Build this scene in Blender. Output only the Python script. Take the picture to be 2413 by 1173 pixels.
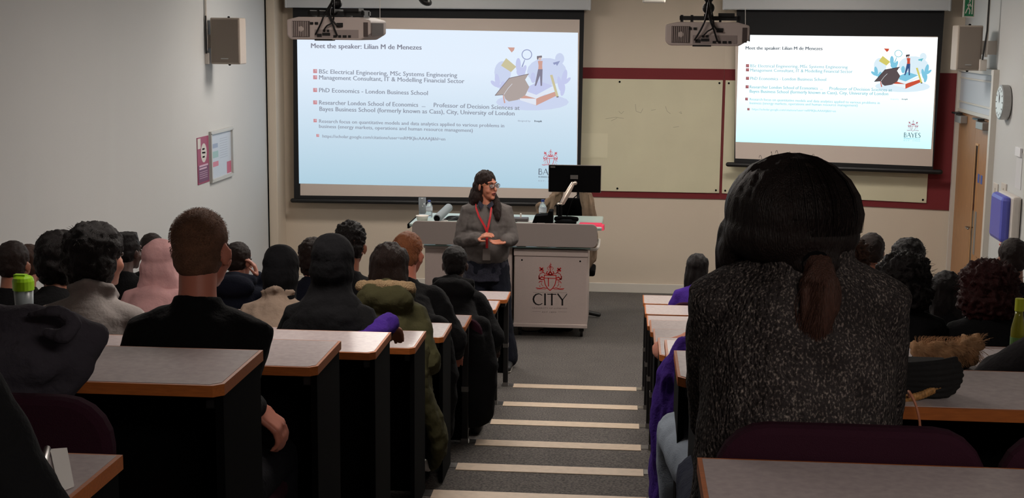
import bpy, bmesh, math, random
from mathutils import Vector, Matrix, Euler, noise
for o in list(bpy.data.objects): bpy.data.objects.remove(o)
S = bpy.context.scene
COL = S.collection
random.seed(7)
R = math.radians

# ---------------------------------------------------------------- camera
FPX, PITCH, ROLL, YAW, CH = 3258.37, .1565, .0097, -.0809, 2.757
def cam_axes():
    cy, sy, cp, sp = math.cos(YAW), math.sin(YAW), math.cos(PITCH), math.sin(PITCH)
    w = Vector((sy*cp, cy*cp, -sp)); r = Vector((cy, -sy, 0)); u = r.cross(w)
    cr, sr = math.cos(ROLL), math.sin(ROLL)
    return r*cr + u*sr, -r*sr + u*cr, w
AR, AU, AW = cam_axes()
CAMP = Vector((0, 0, CH))
cd = bpy.data.cameras.new('camera'); cam = bpy.data.objects.new('camera', cd); COL.objects.link(cam)
cd.sensor_width = 36; cd.lens = FPX*36/2413; cd.clip_start = .05; cd.clip_end = 60
m = Matrix((AR, AU, -AW)).transposed().to_4x4(); m.translation = CAMP
cam.matrix_world = m
S.camera = cam
# survey helpers: where the line of sight through a photo point meets a known plane of the room
def ray(x, y): return AW + AR*((x-1206.5)/FPX) - AU*((y-586.5)/FPX)
def atY(x, y, Y): d = ray(x, y); return CAMP + d*(Y/d.y)
def atX(x, y, X): d = ray(x, y); return CAMP + d*(X/d.x)
def atZ(x, y, Z): d = ray(x, y); return CAMP + d*((Z-CH)/d.z)
def atP(x, y, p0, n): d = ray(x, y); return CAMP + d*((Vector(p0)-CAMP).dot(n)/d.dot(n))

# ---------------------------------------------------------------- world, exposure
w = bpy.data.worlds.new('world'); S.world = w; w.use_nodes = True
w.node_tree.nodes['Background'].inputs[0].default_value = (.5, .55, .6, 1)
w.node_tree.nodes['Background'].inputs[1].default_value = .02
S.view_settings.view_transform = 'Standard'; S.view_settings.look = 'None'
S.view_settings.exposure = 0; S.view_settings.gamma = 1; S.view_settings.use_curve_mapping = False
STAGE_LIGHT, WASH_FILL, SEAT_FILL = 30.0, 20.0, 5.0      # strengths of the stage panels and the added fill panels
LIGHT_COL = (1.0, .92, .84); SEAT_FILL_COL = (1.0, .90, .82)

# ---------------------------------------------------------------- helpers
def lin(c): return tuple(((v/255+.055)/1.055)**2.4 if v/255 > .04045 else v/255/12.92 for v in c)
MATS = {}
def mat(name, rgb, rough=.6, metal=0, spec=.5, bump=None, var=None, emit=None, trans=0, coat=0, sheen=0, aniso=None):
    """bump=(scale, strength); var=(scale, amount) value variation of the base colour; rgb in sRGB 0..255"""
    if name in MATS: return MATS[name]
    mt = bpy.data.materials.new(name); mt.use_nodes = True; N = mt.node_tree.nodes; L = mt.node_tree.links
    b = N['Principled BSDF']; c = lin(rgb)+(1,)
    b.inputs['Base Color'].default_value = c; b.inputs['Roughness'].default_value = rough
    b.inputs['Metallic'].default_value = metal; b.inputs['Specular IOR Level'].default_value = spec
    b.inputs['Transmission Weight'].default_value = trans; b.inputs['Coat Weight'].default_value = coat
    b.inputs['Sheen Weight'].default_value = sheen
    tc = N.new('ShaderNodeTexCoord')
    src = tc.outputs['Object']
    if aniso:
        mp = N.new('ShaderNodeMapping'); mp.inputs['Scale'].default_value = aniso; L.new(src, mp.inputs['Vector']); src = mp.outputs[0]
    if var:
        t = N.new('ShaderNodeTexNoise'); t.inputs['Scale'].default_value = var[0]; t.inputs['Detail'].default_value = 4
        L.new(src, t.inputs['Vector'])
        r = N.new('ShaderNodeValToRGB'); k = var[1]
        r.color_ramp.elements[0].position = .3; r.color_ramp.elements[1].position = .7
        r.color_ramp.elements[0].color = tuple(v*(1-k) for v in c[:3])+(1,)
        r.color_ramp.elements[1].color = tuple(min(1, v*(1+k)) for v in c[:3])+(1,)
        L.new(t.outputs['Fac'], r.inputs[0]); L.new(r.outputs[0], b.inputs['Base Color'])
    if bump:
        t = N.new('ShaderNodeTexNoise'); t.inputs['Scale'].default_value = bump[0]; t.inputs['Detail'].default_value = 3
        L.new(src, t.inputs['Vector'])
        bp = N.new('ShaderNodeBump'); bp.inputs['Strength'].default_value = bump[1]; bp.inputs['Distance'].default_value = .01
        L.new(t.outputs['Fac'], bp.inputs['Height']); L.new(bp.outputs[0], b.inputs['Normal'])
    if emit:
        b.inputs['Emission Color'].default_value = lin(emit[0])+(1,); b.inputs['Emission Strength'].default_value = emit[1]
    MATS[name] = mt; return mt
def glow(name, rgb, k=1.0):                                   # projected image: gives off light
    if name in MATS: return MATS[name]
    mt = bpy.data.materials.new(name); mt.use_nodes = True; N = mt.node_tree.nodes; L = mt.node_tree.links
    N.remove(N['Principled BSDF']); e = N.new('ShaderNodeEmission')
    e.inputs[0].default_value = lin(rgb)+(1,); e.inputs[1].default_value = k
    L.new(e.outputs[0], N['Material Output'].inputs[0]); MATS[name] = mt; return mt

def tag(o, label=None, cat=None, group=None, kind=None):
    if label: o['label'] = label
    if cat: o['category'] = cat
    if group: o['group'] = group
    if kind: o['kind'] = kind
    return o
def empty(name, loc=(0, 0, 0), rz=0, label=None, cat=None, group=None, kind=None):
    o = bpy.data.objects.new(name, None); COL.objects.link(o); o.location = loc; o.rotation_euler = (0, 0, rz)
    o.empty_display_size = .1
    return tag(o, label, cat, group, kind)
def link(name, bm, mt, parent=None, smooth=False, bevel=0):
    me = bpy.data.meshes.new(name)
    bmesh.ops.recalc_face_normals(bm, faces=bm.faces)
    bm.to_mesh(me); bm.free()
    for x in (mt if isinstance(mt, (list, tuple)) else [mt]): me.materials.append(x)
    if smooth:
        for p in me.polygons: p.use_smooth = True
    o = bpy.data.objects.new(name, me); COL.objects.link(o)
    if parent: o.parent = parent
    if bevel:
        bv = o.modifiers.new('bevel', 'BEVEL'); bv.width = bevel; bv.segments = 2; bv.limit_method = 'ANGLE'
    return o
def box(bm, a, b, mi=0):
    x0, y0, z0 = a; x1, y1, z1 = b
    vs = [bm.verts.new(p) for p in ((x0,y0,z0),(x1,y0,z0),(x1,y1,z0),(x0,y1,z0),(x0,y0,z1),(x1,y0,z1),(x1,y1,z1),(x0,y1,z1))]
    for f in ((0,3,2,1),(4,5,6,7),(0,1,5,4),(1,2,6,5),(2,3,7,6),(3,0,4,7)):
        bm.faces.new([vs[i] for i in f]).material_index = mi
def obox(bm, c, ax, ay, az, mi=0):                                # oriented box: centre and half vectors
    c, ax, ay, az = map(Vector, (c, ax, ay, az))
    vs = [bm.verts.new(c+ax*i+ay*j+az*k) for k in (-1, 1) for i, j in ((-1,-1),(1,-1),(1,1),(-1,1))]
    for f in ((0,3,2,1),(4,5,6,7),(0,1,5,4),(1,2,6,5),(2,3,7,6),(3,0,4,7)):
        bm.faces.new([vs[i] for i in f]).material_index = mi
def prism(bm, pts, d, mi=0):                                      # 3D polygon extruded by vector d
    d = Vector(d); a = [bm.verts.new(Vector(p)) for p in pts]; b = [bm.verts.new(Vector(p)+d) for p in pts]
    n = len(a); fs = [bm.faces.new(a), bm.faces.new(b[::-1])]
    for i in range(n): fs.append(bm.faces.new((a[i], b[i], b[(i+1) % n], a[(i+1) % n])))
    for f in fs: f.material_index = mi
def ell(bm, c, r, rot=None, seg=16, rings=10):
    c = Vector(c); M = rot if rot else Matrix.Identity(3)
    top = bm.verts.new(c+M@Vector((0, 0, r[2]))); bot = bm.verts.new(c-M@Vector((0, 0, r[2])))
    rs = []
    for i in range(1, rings):
        t = math.pi*i/rings
        rs.append([bm.verts.new(c+M@Vector((r[0]*math.sin(t)*math.cos(2*math.pi*j/seg), r[1]*math.sin(t)*math.sin(2*math.pi*j/seg), r[2]*math.cos(t)))) for j in range(seg)])
    for j in range(seg):
        k = (j+1) % seg
        bm.faces.new((top, rs[0][j], rs[0][k])); bm.faces.new((bot, rs[-1][k], rs[-1][j]))
        for i in range(len(rs)-1): bm.faces.new((rs[i][j], rs[i+1][j], rs[i+1][k], rs[i][k]))
def tube(bm, pts, rad, ref=(1, 0, 0), seg=12, round_ends=True, closed=False):
    pts = [Vector(p) for p in pts]; n = len(pts)
    rad = [rad]*n if not isinstance(rad, (list, tuple)) else list(rad)
    rad = [(q, q) if not isinstance(q, (list, tuple)) else q for q in rad]
    if round_ends and not closed:
        d0 = (pts[0]-pts[1]).normalized(); d1 = (pts[-1]-pts[-2]).normalized()
        a = min(rad[0]); b = min(rad[-1])
        P = []; Q = []
        for t in (80, 50, 25): P.append(pts[0]+d0*a*math.sin(R(t))); Q.append(tuple(v*math.cos(R(t)) for v in rad[0]))
        P2 = []; Q2 = []
        for t in (25, 50, 80): P2.append(pts[-1]+d1*b*math.sin(R(t))); Q2.append(tuple(v*math.cos(R(t)) for v in rad[-1]))
        pts = P+pts+P2; rad = Q+rad+Q2; n = len(pts)
    rings = []; ref = Vector(ref)
    for i in range(n):
        if closed: t = pts[(i+1) % n]-pts[i-1]
        else: t = pts[min(i+1, n-1)]-pts[max(i-1, 0)]
        if t.length < 1e-9: t = Vector((0, 0, 1))
        t.normalize(); x = ref-t*ref.dot(t)
        if x.length < .05: x = Vector((0, 1, .3))-t*Vector((0, 1, .3)).dot(t)
        x.normalize(); y = t.cross(x); ref = x
        rings.append([bm.verts.new(pts[i]+x*rad[i][0]*math.cos(2*math.pi*j/seg)+y*rad[i][1]*math.sin(2*math.pi*j/seg)) for j in range(seg)])
    for i in range(n if closed else n-1):
        a, b = rings[i], rings[(i+1) % n]
        for j in range(seg): bm.faces.new((a[j], a[(j+1) % seg], b[(j+1) % seg], b[j]))
    if not closed:
        bm.faces.new(rings[0][::-1]); bm.faces.new(rings[-1])
def lathe(bm, prof, c=(0, 0, 0), seg=20, M=None):
    c = Vector(c); M = M or Matrix.Identity(3); rs = []
    for r, z in prof: rs.append([bm.verts.new(c+M@Vector((r*math.cos(2*math.pi*j/seg), r*math.sin(2*math.pi*j/seg), z))) for j in range(seg)])
    for i in range(len(rs)-1):
        for j in range(seg): bm.faces.new((rs[i][j], rs[i][(j+1) % seg], rs[i+1][(j+1) % seg], rs[i+1][j]))
    bm.faces.new(rs[0][::-1]); bm.faces.new(rs[-1])
def smoothpts(pts, n=4):                                          # Catmull-Rom
    pts = [Vector(p) for p in pts]; out = []
    for i in range(len(pts)-1):
        p0 = pts[max(i-1, 0)]; p1 = pts[i]; p2 = pts[i+1]; p3 = pts[min(i+2, len(pts)-1)]
        for k in range(n):
            t = k/n
            out.append(.5*((2*p1)+(p2-p0)*t+(2*p0-5*p1+4*p2-p3)*t*t+(3*p1-p0-3*p2+p3)*t**3))
    out.append(pts[-1]); return out
def fuse(name, bm, mt, parent, voxel=.01, smooth=3, nz=None):
    """melt overlapping shapes into one continuous skin; nz=(amplitude, scale[, stretch]) roughens it"""
    me = bpy.data.meshes.new(name); bmesh.ops.recalc_face_normals(bm, faces=bm.faces); bm.to_mesh(me); bm.free()
    t = bpy.data.objects.new('t', me); COL.objects.link(t)
    a = t.modifiers.new('r', 'REMESH'); a.mode = 'VOXEL'; a.voxel_size = voxel
    if smooth: s_ = t.modifiers.new('s', 'SMOOTH'); s_.factor = .5; s_.iterations = smooth
    bpy.context.view_layer.update()
    dg = bpy.context.evaluated_depsgraph_get()
    out = bpy.data.meshes.new_from_object(t.evaluated_get(dg))
    bpy.data.objects.remove(t); bpy.data.meshes.remove(me)
    out.name = name
    if nz:
        amp, sc = nz[0], nz[1]; st = Vector(nz[2]) if len(nz) > 2 else Vector((1, 1, 1))
        ns = [v.normal.copy() for v in out.vertices]
        for v, nn in zip(out.vertices, ns):
            q = Vector((v.co.x*st.x, v.co.y*st.y, v.co.z*st.z))*sc
            v.co += nn*(noise.fractal(q, 1, 2, 3)*amp)
    out.materials.clear(); out.materials.append(mt)
    for p in out.polygons: p.use_smooth = True; p.material_index = 0
    o = bpy.data.objects.new(name, out); COL.objects.link(o)
    if parent: o.parent = parent
    return o

# ---------------------------------------------------------------- materials
M_wall = mat('painted wall', (198, 199, 198), .75, bump=(60, .05))
M_wall2 = mat('warm painted wall', (204, 190, 172), .75, bump=(60, .05))
M_trimw = mat('white gloss paint', (206, 200, 190), .4)
M_ceil = mat('ceiling tile', (190, 186, 178), .9)
M_red = mat('red felt band', (112, 26, 32), .75, bump=(200, .1))
M_wb = mat('whiteboard enamel', (206, 200, 172), .42, var=(3, .03))
M_black = mat('black powder coat', (14, 13, 14), .5)
M_blackm = mat('matt black', (7, 7, 8), .95, spec=.08)
M_lam = mat('grey laminate', (190, 178, 178), .26, spec=.45, bump=(400, .03), var=(60, .08))
M_wood = mat('beech edge', (176, 98, 44), .45, var=(25, .15), aniso=(1, 8, 8))
M_white = mat('white plastic', (205, 198, 190), .45)
M_lect = mat('lectern laminate', (182, 166, 160), .5, var=(120, .03))
M_lect2 = mat('lectern fascia', (150, 138, 134), .5)
M_chrome = mat('brushed steel', (170, 168, 166), .3, metal=1)
M_maroon = mat('maroon seat fabric', (50, 24, 36), .95, spec=.1, bump=(500, .3))
M_glass = mat('clear plastic', (225, 232, 236), .08, trans=.85)
M_doorw = mat('oak veneer door', (166, 122, 84), .5, var=(14, .12), aniso=(6, 6, .6))
M_nose = mat('pale nosing strip', (200, 180, 158), .5, var=(30, .08))
M_casing = mat('screen casing', (188, 190, 192), .4)

def carpet():
    mt = mat('grey carpet', (74, 68, 66), .95)
    N = mt.node_tree.nodes; L = mt.node_tree.links; b = N['Principled BSDF']; tc = N.new('ShaderNodeTexCoord')
    t = N.new('ShaderNodeTexNoise'); t.inputs['Scale'].default_value = 90; t.inputs['Detail'].default_value = 6; L.new(tc.outputs['Object'], t.inputs['Vector'])
    r = N.new('ShaderNodeValToRGB'); r.color_ramp.elements[0].position = .35; r.color_ramp.elements[1].position = .65
    r.color_ramp.elements[0].color = lin((66, 64, 63))+(1,); r.color_ramp.elements[1].color = lin((116, 109, 104))+(1,)
    L.new(t.outputs['Fac'], r.inputs[0])
    t2 = N.new('ShaderNodeTexNoise'); t2.inputs['Scale'].default_value = 5; L.new(tc.outputs['Object'], t2.inputs['Vector'])
    mx = N.new('ShaderNodeMixRGB'); mx.blend_type = 'MULTIPLY'; mx.inputs[0].default_value = .35
    L.new(r.outputs[0], mx.inputs[1]); L.new(t2.outputs['Fac'], mx.inputs[2]); L.new(mx.outputs[0], b.inputs['Base Color'])
    bp = N.new('ShaderNodeBump'); bp.inputs['Strength'].default_value = .5; bp.inputs['Distance'].default_value = .01
    L.new(t.outputs['Fac'], bp.inputs['Height']); L.new(bp.outputs[0], b.inputs['Normal'])
    return mt
M_carpet = carpet()

# ---------------------------------------------------------------- the room
FY = 14.62                     # front wall
XW = -3.75                     # left wall
KX, KY = 1.01, FY              # where the front wall kinks
RX, RY = 3.29, 14.03           # front right corner
CZ = 3.45
def rw(Y): return RX-.035*(RY-Y)   # right wall
BACK = -2.2
def struct(name, bm, mt, **k):
    o = link(name, bm, mt, **k); o['kind'] = 'structure'; return o
Y1, PP, XL, XR = 10.21, .8868, -.833, .156
TZ = [.10, .20, .325, .459, .603, .763, .929, 1.098, 1.27, 1.31]   # level of each tier, front to back
bm = bmesh.new(); prism(bm, [(XW-.2, Y1, -.1), (rw(Y1)+.2, Y1, -.1), (RX+.4, RY+.3, -.1), (KX, FY+.3, -.1), (XW-.2, FY+.3, -.1)], (0, 0, .1)); struct('floor', bm, M_carpet)
prev = 0
for n in range(1, 11):
    y1 = Y1-(n-1)*PP; y0 = Y1-n*PP if n < 10 else BACK
    bm = bmesh.new(); box(bm, (XW-.1, y0, -.1), (rw(y1)+.1, y1, TZ[n-1])); struct('floor', bm, M_carpet)
    if n <= 7:
        bm = bmesh.new(); z = TZ[n-1]
        box(bm, (XL+.03, y1-.105, z+.0005), (XR-.03, y1+.004, z+.004)); box(bm, (XL+.03, y1+.0005, z-.035), (XR-.03, y1+.005, z+.003))
        struct('trim_%d' % n, bm, M_nose)
        bm = bmesh.new()
        box(bm, (XL-.06, y1-.07, z+.0005), (XL+.028, y1+.004, z+.003)); box(bm, (XR-.028, y1-.07, z+.0005), (XR+.05, y1+.004, z+.003))
        struct('trim_%d' % (n+10), bm, M_chrome)
bm = bmesh.new(); box(bm, (XW-.15, BACK, -.1), (XW, FY+.1, CZ)); struct('wall_left', bm, M_wall)
bm = bmesh.new(); box(bm, (XW-.15, FY, -.1), (KX, FY+.15, CZ)); struct('wall_front', bm, M_wall2)
dk = Vector((RX-KX, RY-KY, 0)); DKL = dk.length; DU = dk.normalized(); DN = Vector((DU.y, -DU.x, 0))   # along / towards room
bm = bmesh.new(); prism(bm, [(KX, KY, -.1), (RX+.3*DU.x, RY+.3*DU.y, -.1), (RX+.3*DU.x-.15*DN.x, RY+.3*DU.y-.15*DN.y, -.1), (KX, KY+.155, -.1)], (0, 0, CZ+.1)); struct('wall_front_right', bm, M_wall2)
bm = bmesh.new(); prism(bm, [(rw(BACK), BACK, -.1), (rw(BACK)+.15, BACK, -.1), (RX+.15, RY+.1, -.1), (RX, RY, -.1)], (0, 0, CZ+.1)); struct('wall_right', bm, M_wall)
bm = bmesh.new(); box(bm, (XW-.1, BACK-.15, -.1), (3.4, BACK, CZ)); struct('wall_back', bm, M_wall)
bm = bmesh.new(); box(bm, (XW-.1, BACK, CZ), (3.6, FY+.1, CZ+.1)); struct('ceiling', bm, M_ceil)
# corner pilaster beside the left wall: dark shadow gap, then a boxed column
px0 = atY(637, 400, FY-.35); px1 = atY(672, 400, FY-.002)
bm = bmesh.new(); box(bm, (XW+.002, FY-.35, 0), (px1.x, FY-.002, CZ)); struct('trim_20', bm, M_wall2, bevel=.006)
bm = bmesh.new(); box(bm, (XW+.001, FY-.364, 0), (XW+.012, FY-.352, CZ)); struct('trim_21', bm, M_blackm)
def vjoint(x, nm, Y=FY-.004):
    p = atY(x, 400, Y); bm = bmesh.new(); box(bm, (p.x-.004, Y, 0), (p.x+.004, FY-.0005, CZ)); return struct(nm, bm, M_trimw)
bm = bmesh.new(); box(bm, (px1.x, FY-.02, 0), (KX, FY-.001, .1)); struct('baseboard_front', bm, M_trimw, bevel=.004)
bm = bmesh.new(); c = (Vector((KX, KY, 0))+Vector((RX, RY, 0)))/2+DN*.011; obox(bm, c+Vector((0, 0, .05)), DU*(DKL/2-.01), DN*.01, (0, 0, .05)); struct('baseboard_front_right', bm, M_trimw)
bm = bmesh.new(); box(bm, (XW+.001, Y1, 0), (XW+.018, FY-.37, .1)); struct('baseboard_left', bm, M_trimw)

def onR(x, y, off=0): return atP(x, y, Vector((KX, KY, 0))+DN*off, DN)
# red band behind the whiteboards
RZ0, RZ1 = 1.025, 2.385
bm = bmesh.new(); box(bm, (-1.2, FY-.012, RZ0), (KX, FY-.001, RZ1))
tag(link('pinboard_panel', bm, M_red), 'red felt backing band on the straight front wall behind the beige whiteboard', 'panel')
bm = bmesh.new(); obox(bm, Vector((KX, KY, (RZ0+RZ1)/2))+DU*(DKL/2-.02)+DN*.0065, DU*(DKL/2-.025), DN*.0055, (0, 0, (RZ1-RZ0)/2))
tag(link('pinboard_panel', bm, M_red), 'red felt backing panel on the angled wall behind the right projection screen', 'panel')
def whiteboard(label, c, u, n, hw, z0, z1):
    t = empty('whiteboard', c, 0, label, 'whiteboard')
    c = Vector((0, 0, 0))
    bm = bmesh.new(); obox(bm, c+Vector((0, 0, (z1-z0)/2))+n*.006, u*hw, n*.006, (0, 0, (z1-z0)/2)); link('board', bm, M_wb, t, bevel=.002)
    for sx in (-1, -.02, 1):
        for sz in (.03, z1-z0-.03):
            bm = bmesh.new(); M = Vector((0, 0, 1)).rotation_difference(n).to_matrix()
            lathe(bm, [(.011, 0), (.011, .004), (.006, .006)], c+u*(sx*(hw-.035))+Vector((0, 0, sz))+n*.012, 10, M); link('screw', bm, M_blackm, t)
    return t
wbx0 = -1.1
wb1 = whiteboard('long beige whiteboard between the two projection screens with faint scribbles', ((wbx0+KX-.012)/2, FY-.013, 1.09), Vector((1, 0, 0)), Vector((0, -1, 0)), (KX-.012-wbx0)/2, 1.09, 2.27)
q = onR(2187, 400, .013); hw = (q-Vector((KX, KY, 0))).dot(DU)/2
c = Vector((KX, KY, 1.09))+DU*(hw+.012)+DN*.013
whiteboard('beige whiteboard on the angled wall below the right projection screen', c, DU, DN, hw-.01, 1.09, 2.27)
def scrib(lst, mt, name='marker_scribble', w_=.004):
    bm = bmesh.new()
    for pts in lst:
        P = [atY(x, y, FY-.0262)-wb1.location for x, y in pts]
        for a, b in zip(P[:-1], P[1:]):
            d = (b-a); 
            if d.length < 1e-5: continue
            obox(bm, (a+b)/2, d/2, d.normalized().cross(Vector((0, -1, 0)))*w_/2, (0, .0004, 0))
    return link(name, bm, mt, wb1)
scrib([[(1427,280),(1450,276),(1470,279)], [(1458,262),(1464,268),(1470,262)], [(1497,245),(1499,262),(1510,266),(1515,256)], [(1534,260),(1545,258)], [(1568,250),(1572,262),(1580,268)], [(1600,264),(1606,268),(1604,262)], [(1440,285),(1454,278)], [(1586,300),(1600,298)]], mat('faint marker', (158, 152, 130), .7))
bm = bmesh.new(); a = atY(1392, 314, FY-.03); b = atY(1431, 372, FY-.03); box(bm, (a.x-.1, FY-.0285, b.z), (b.x, FY-.0268, a.z))  # thin lighter rectangle laid on the board
tag(link('thin_sheet', bm, mat('pale rectangle', (214, 208, 180), .45)), 'pale rectangle on the whiteboard above the black monitor', 'paper')

# ---------------------------------------------------------------- flat writing and drawing on a plane
class Plane2:
    def __init__(s, p0, u, n): s.p0, s.u, s.n = Vector(p0), Vector(u).normalized(), Vector(n).normalized(); s.v = Vector((0, 0, 1))
    def px(s, x, y): q = atP(x, y, s.p0, s.n)-s.p0; return Vector((q.dot(s.u), q.dot(s.v)))
    def w(s, a, b, off=0): return s.p0+s.u*a+s.v*b+s.n*off
def text_mesh(body, bold=0):
    cu = bpy.data.curves.new('t', 'FONT'); cu.body = body; cu.size = 1; cu.resolution_u = 2; cu.offset = 0; cu.extrude = 0
    o = bpy.data.objects.new('t', cu); COL.objects.link(o); bpy.context.view_layer.update()
    me = bpy.data.meshes.new_from_object(o.evaluated_get(bpy.context.evaluated_depsgraph_get()))
    bpy.data.objects.remove(o); bpy.data.curves.remove(cu); return me
def text(name, body, PL, a, b, cap, mt, parent, off=.002, bold=0, org=None):
    """a, b: baseline ends in plane metres; cap: capital height"""
    me = text_mesh(body, bold); xs = [v.co.x for v in me.vertices]; x0, x1 = min(xs), max(xs)
    a, b = Vector(a), Vector(b); d = b-a; sx = d.length/(x1-x0); e = d.normalized(); f = Vector((-e.y, e.x)); sy = cap/.72
    o0 = org or Vector((0, 0, 0))
    for v in me.vertices:
        q = a+e*((v.co.x-x0)*sx)+f*(v.co.y*sy); v.co = PL.w(q.x, q.y, off)-o0
    if bold:                                   # heavier weight: the same glyphs again, a hair to the side
        b2 = bmesh.new(); b2.from_mesh(me); sh_ = cap*(.05+bold*3); gg = bmesh.ops.duplicate(b2, geom=b2.verts[:]+b2.edges[:]+b2.faces[:])['geom']
        for g_ in gg:
            if isinstance(g_, bmesh.types.BMVert): g_.co += PL.u*sh_+PL.n*.0002
        b2.to_mesh(me); b2.free()
    me.materials.append(mt); me.name = name
    o = bpy.data.objects.new(name, me); COL.objects.link(o); o.parent = parent; return o
def poly2(bm, PL, pts, off, mi=0, org=None, th=.0006):
    o0 = org or Vector((0, 0, 0)); prism(bm, [PL.w(p[0], p[1], off)-o0 for p in pts], PL.n*th, mi)
def circ(cx, cy, r, n=20, ry=None, a0=0, a1=360): 
    ry = ry or r; k = n if a1-a0 >= 360 else n+1
    return [(cx+r*math.cos(R(a0+(a1-a0)*i/n)), cy+ry*math.sin(R(a0+(a1-a0)*i/n))) for i in range(k)]
def stroke(bm, PL, pts, wd, off, mi=0, org=None):
    for (x0, y0), (x1, y1) in zip(pts[:-1], pts[1:]):
        d = Vector((x1-x0, y1-y0)); 
        if d.length < 1e-6: continue
        d.normalize(); nx, ny = -d.y*wd/2, d.x*wd/2; ex, ey = d.x*wd*.2, d.y*wd*.2
        poly2(bm, PL, [(x0+nx-ex, y0+ny-ey), (x0-nx-ex, y0-ny-ey), (x1-nx+ex, y1-ny+ey), (x1+nx+ex, y1+ny+ey)], off, mi, org)

def crest(name, PL, T, mt, parent, off, org=None):
    """heraldic crest; T maps unit coords (x -1..1, y 0..2) to plane coords"""
    bm = bmesh.new(); k = (Vector(T(1, 0))-Vector(T(0, 0))).length
    def P(pts): return [tuple(T(x, y)) for x, y in pts]
    sh = [(-.42, 1.1), (.42, 1.1), (.42, .75), (.34, .4), (.18, .15), (0, 0), (-.18, .15), (-.34, .4), (-.42, .75), (-.42, 1.1)]
    stroke(bm, PL, P(sh), .06*k, off, 0, org)
    stroke(bm, PL, P([(-.4, .88), (.4, .88)]), .05*k, off, 0, org); stroke(bm, PL, P([(-.13, .9), (-.11, .3)]), .07*k, off, 0, org)
    for s in (-1, 1):
        for st, wd in (([(.45*s, .9), (.6*s, .98), (.78*s, .8), (.8*s, 1.05)], .08), ([(.45*s, .8), (.62*s, .76), (.82*s, .9)], .07), ([(.8*s, 1.0), (.72*s, 1.2), (.5*s, 1.3), (.35*s, 1.2)], .045),
                       ([(.5*s, 1.42), (.62*s, 1.52), (.74*s, 1.42)], .11), ([(.52*s, 1.62), (.62*s, 1.52), (.75*s, 1.64)], .09), ([(.62*s, 1.38), (.45*s, 1.3)], .04),
                       ([(.1*s, 1.15), (.28*s, 1.22), (.2*s, 1.38)], .07), ([(.12*s, 1.45), (.22*s, 1.62), (.05*s, 1.78)], .03), ([(.5*s, .3), (.62*s, .42), (.6*s, .55)], .03), ([(.7*s, .2), (.75*s, .34)], .03),
                       ([(.22*s, .14), (.45*s, .2), (.7*s, .12), (1.0*s, .16)], .05), ([(.3*s, .08), (.6*s, .1), (.95*s, .08)], .03), ([(.55*s, .62), (.72*s, .66), (.8*s, .55)], .05)):
            stroke(bm, PL, P(st), wd*k, off, 0, org)
    for st, wd in (([(-.12, 1.2), (0, 1.36), (.14, 1.2), (0, 1.12), (-.12, 1.2)], .09), ([(0, 1.4), (0, 1.6)], .06), ([(-.06, 1.62), (0, 1.75), (.07, 1.62)], .06), ([(0, 1.7), (.01, 2.0)], .035), ([(-.08, 1.8), (.09, 1.9)], .03)):
        stroke(bm, PL, P(st), wd*k, off, 0, org)
    return link(name, bm, mt, parent)
def letters(name, word, PL, a, b, h, mt, parent, off, org=None):
    """flared capitals with thick and thin strokes"""
    G = {'C': ([(.86,.86),(.72,.95),(.55,.99),(.32,.93),(.14,.75),(.07,.5),(.14,.25),(.32,.07),(.55,.01),(.74,.05),(.88,.14)], [.07,.07,.08,.11,.14,.155,.14,.11,.08,.07,.07], .92),
         'I': ([(.1, 0), (.1, 1)], [.15, .15], .2), 'T': None, 'Y': None, 'B': None, 'A': None, 'E': None, 'S': ([(.5,.88),(.3,.98),(.1,.88),(.08,.7),(.3,.53),(.5,.35),(.5,.15),(.3,.02),(.05,.1)], [.08,.09,.11,.13,.14,.13,.11,.09,.08], .58)}
    bm = bmesh.new(); a = Vector(a); b = Vector(b); e = (b-a).normalized(); f = Vector((-e.y, e.x)); L_ = (b-a).length
    SH = {'T': ([([(.4, 0), (.4, 1)], .15), ([(0, .96), (.8, .96)], .08)], .8), 'Y': ([([(0, 1), (.42, .45)], .13), ([(.84, 1), (.42, .45)], .07), ([(.42, .5), (.42, 0)], .15)], .84),
          'I': ([([(.08, 0), (.08, 1)], .15)], .16), 'A': ([([(0, 0), (.42, 1)], .07), ([(.42, 1), (.84, 0)], .14), ([(.17, .36), (.68, .36)], .06)], .84),
          'B': ([([(.08, 0), (.08, 1)], .14), ([(.08, .97), (.4, .96), (.5, .8), (.42, .58), (.08, .54)], .08), ([(.42, .54), (.58, .42), (.58, .15), (.42, .03), (.08, .03)], .09)], .64),
          'E': ([([(.08, 0), (.08, 1)], .14), ([(.08, .96), (.55, .96)], .08), ([(.08, .52), (.48, .52)], .07), ([(.08, .04), (.57, .04)], .08)], .58)}
    ws = [(SH[c][1] if c in SH else G[c][2]) for c in word]; gap = .14; tot = sum(ws)+gap*(len(word)-1); sx = L_/tot; x = 0
    def T(px_, py_): v = a+e*(px_*sx)+f*(py_*h); return (v.x, v.y)
    for c, w_ in zip(word, ws):
        if c in SH:
            for st, wd in SH[c][0]: stroke(bm, PL, [T(x+p, y_) for p, y_ in st], wd*h, off, 0, org)
        else:
            pts, wd, _ = G[c]
            for i in range(len(pts)-1): stroke(bm, PL, [T(x+pts[i][0], pts[i][1]), T(x+pts[i+1][0], pts[i+1][1])], (wd[i]+wd[i+1])/2*h, off, 0, org)
        x += w_+gap
    return link(name, bm, mt, parent)

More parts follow.
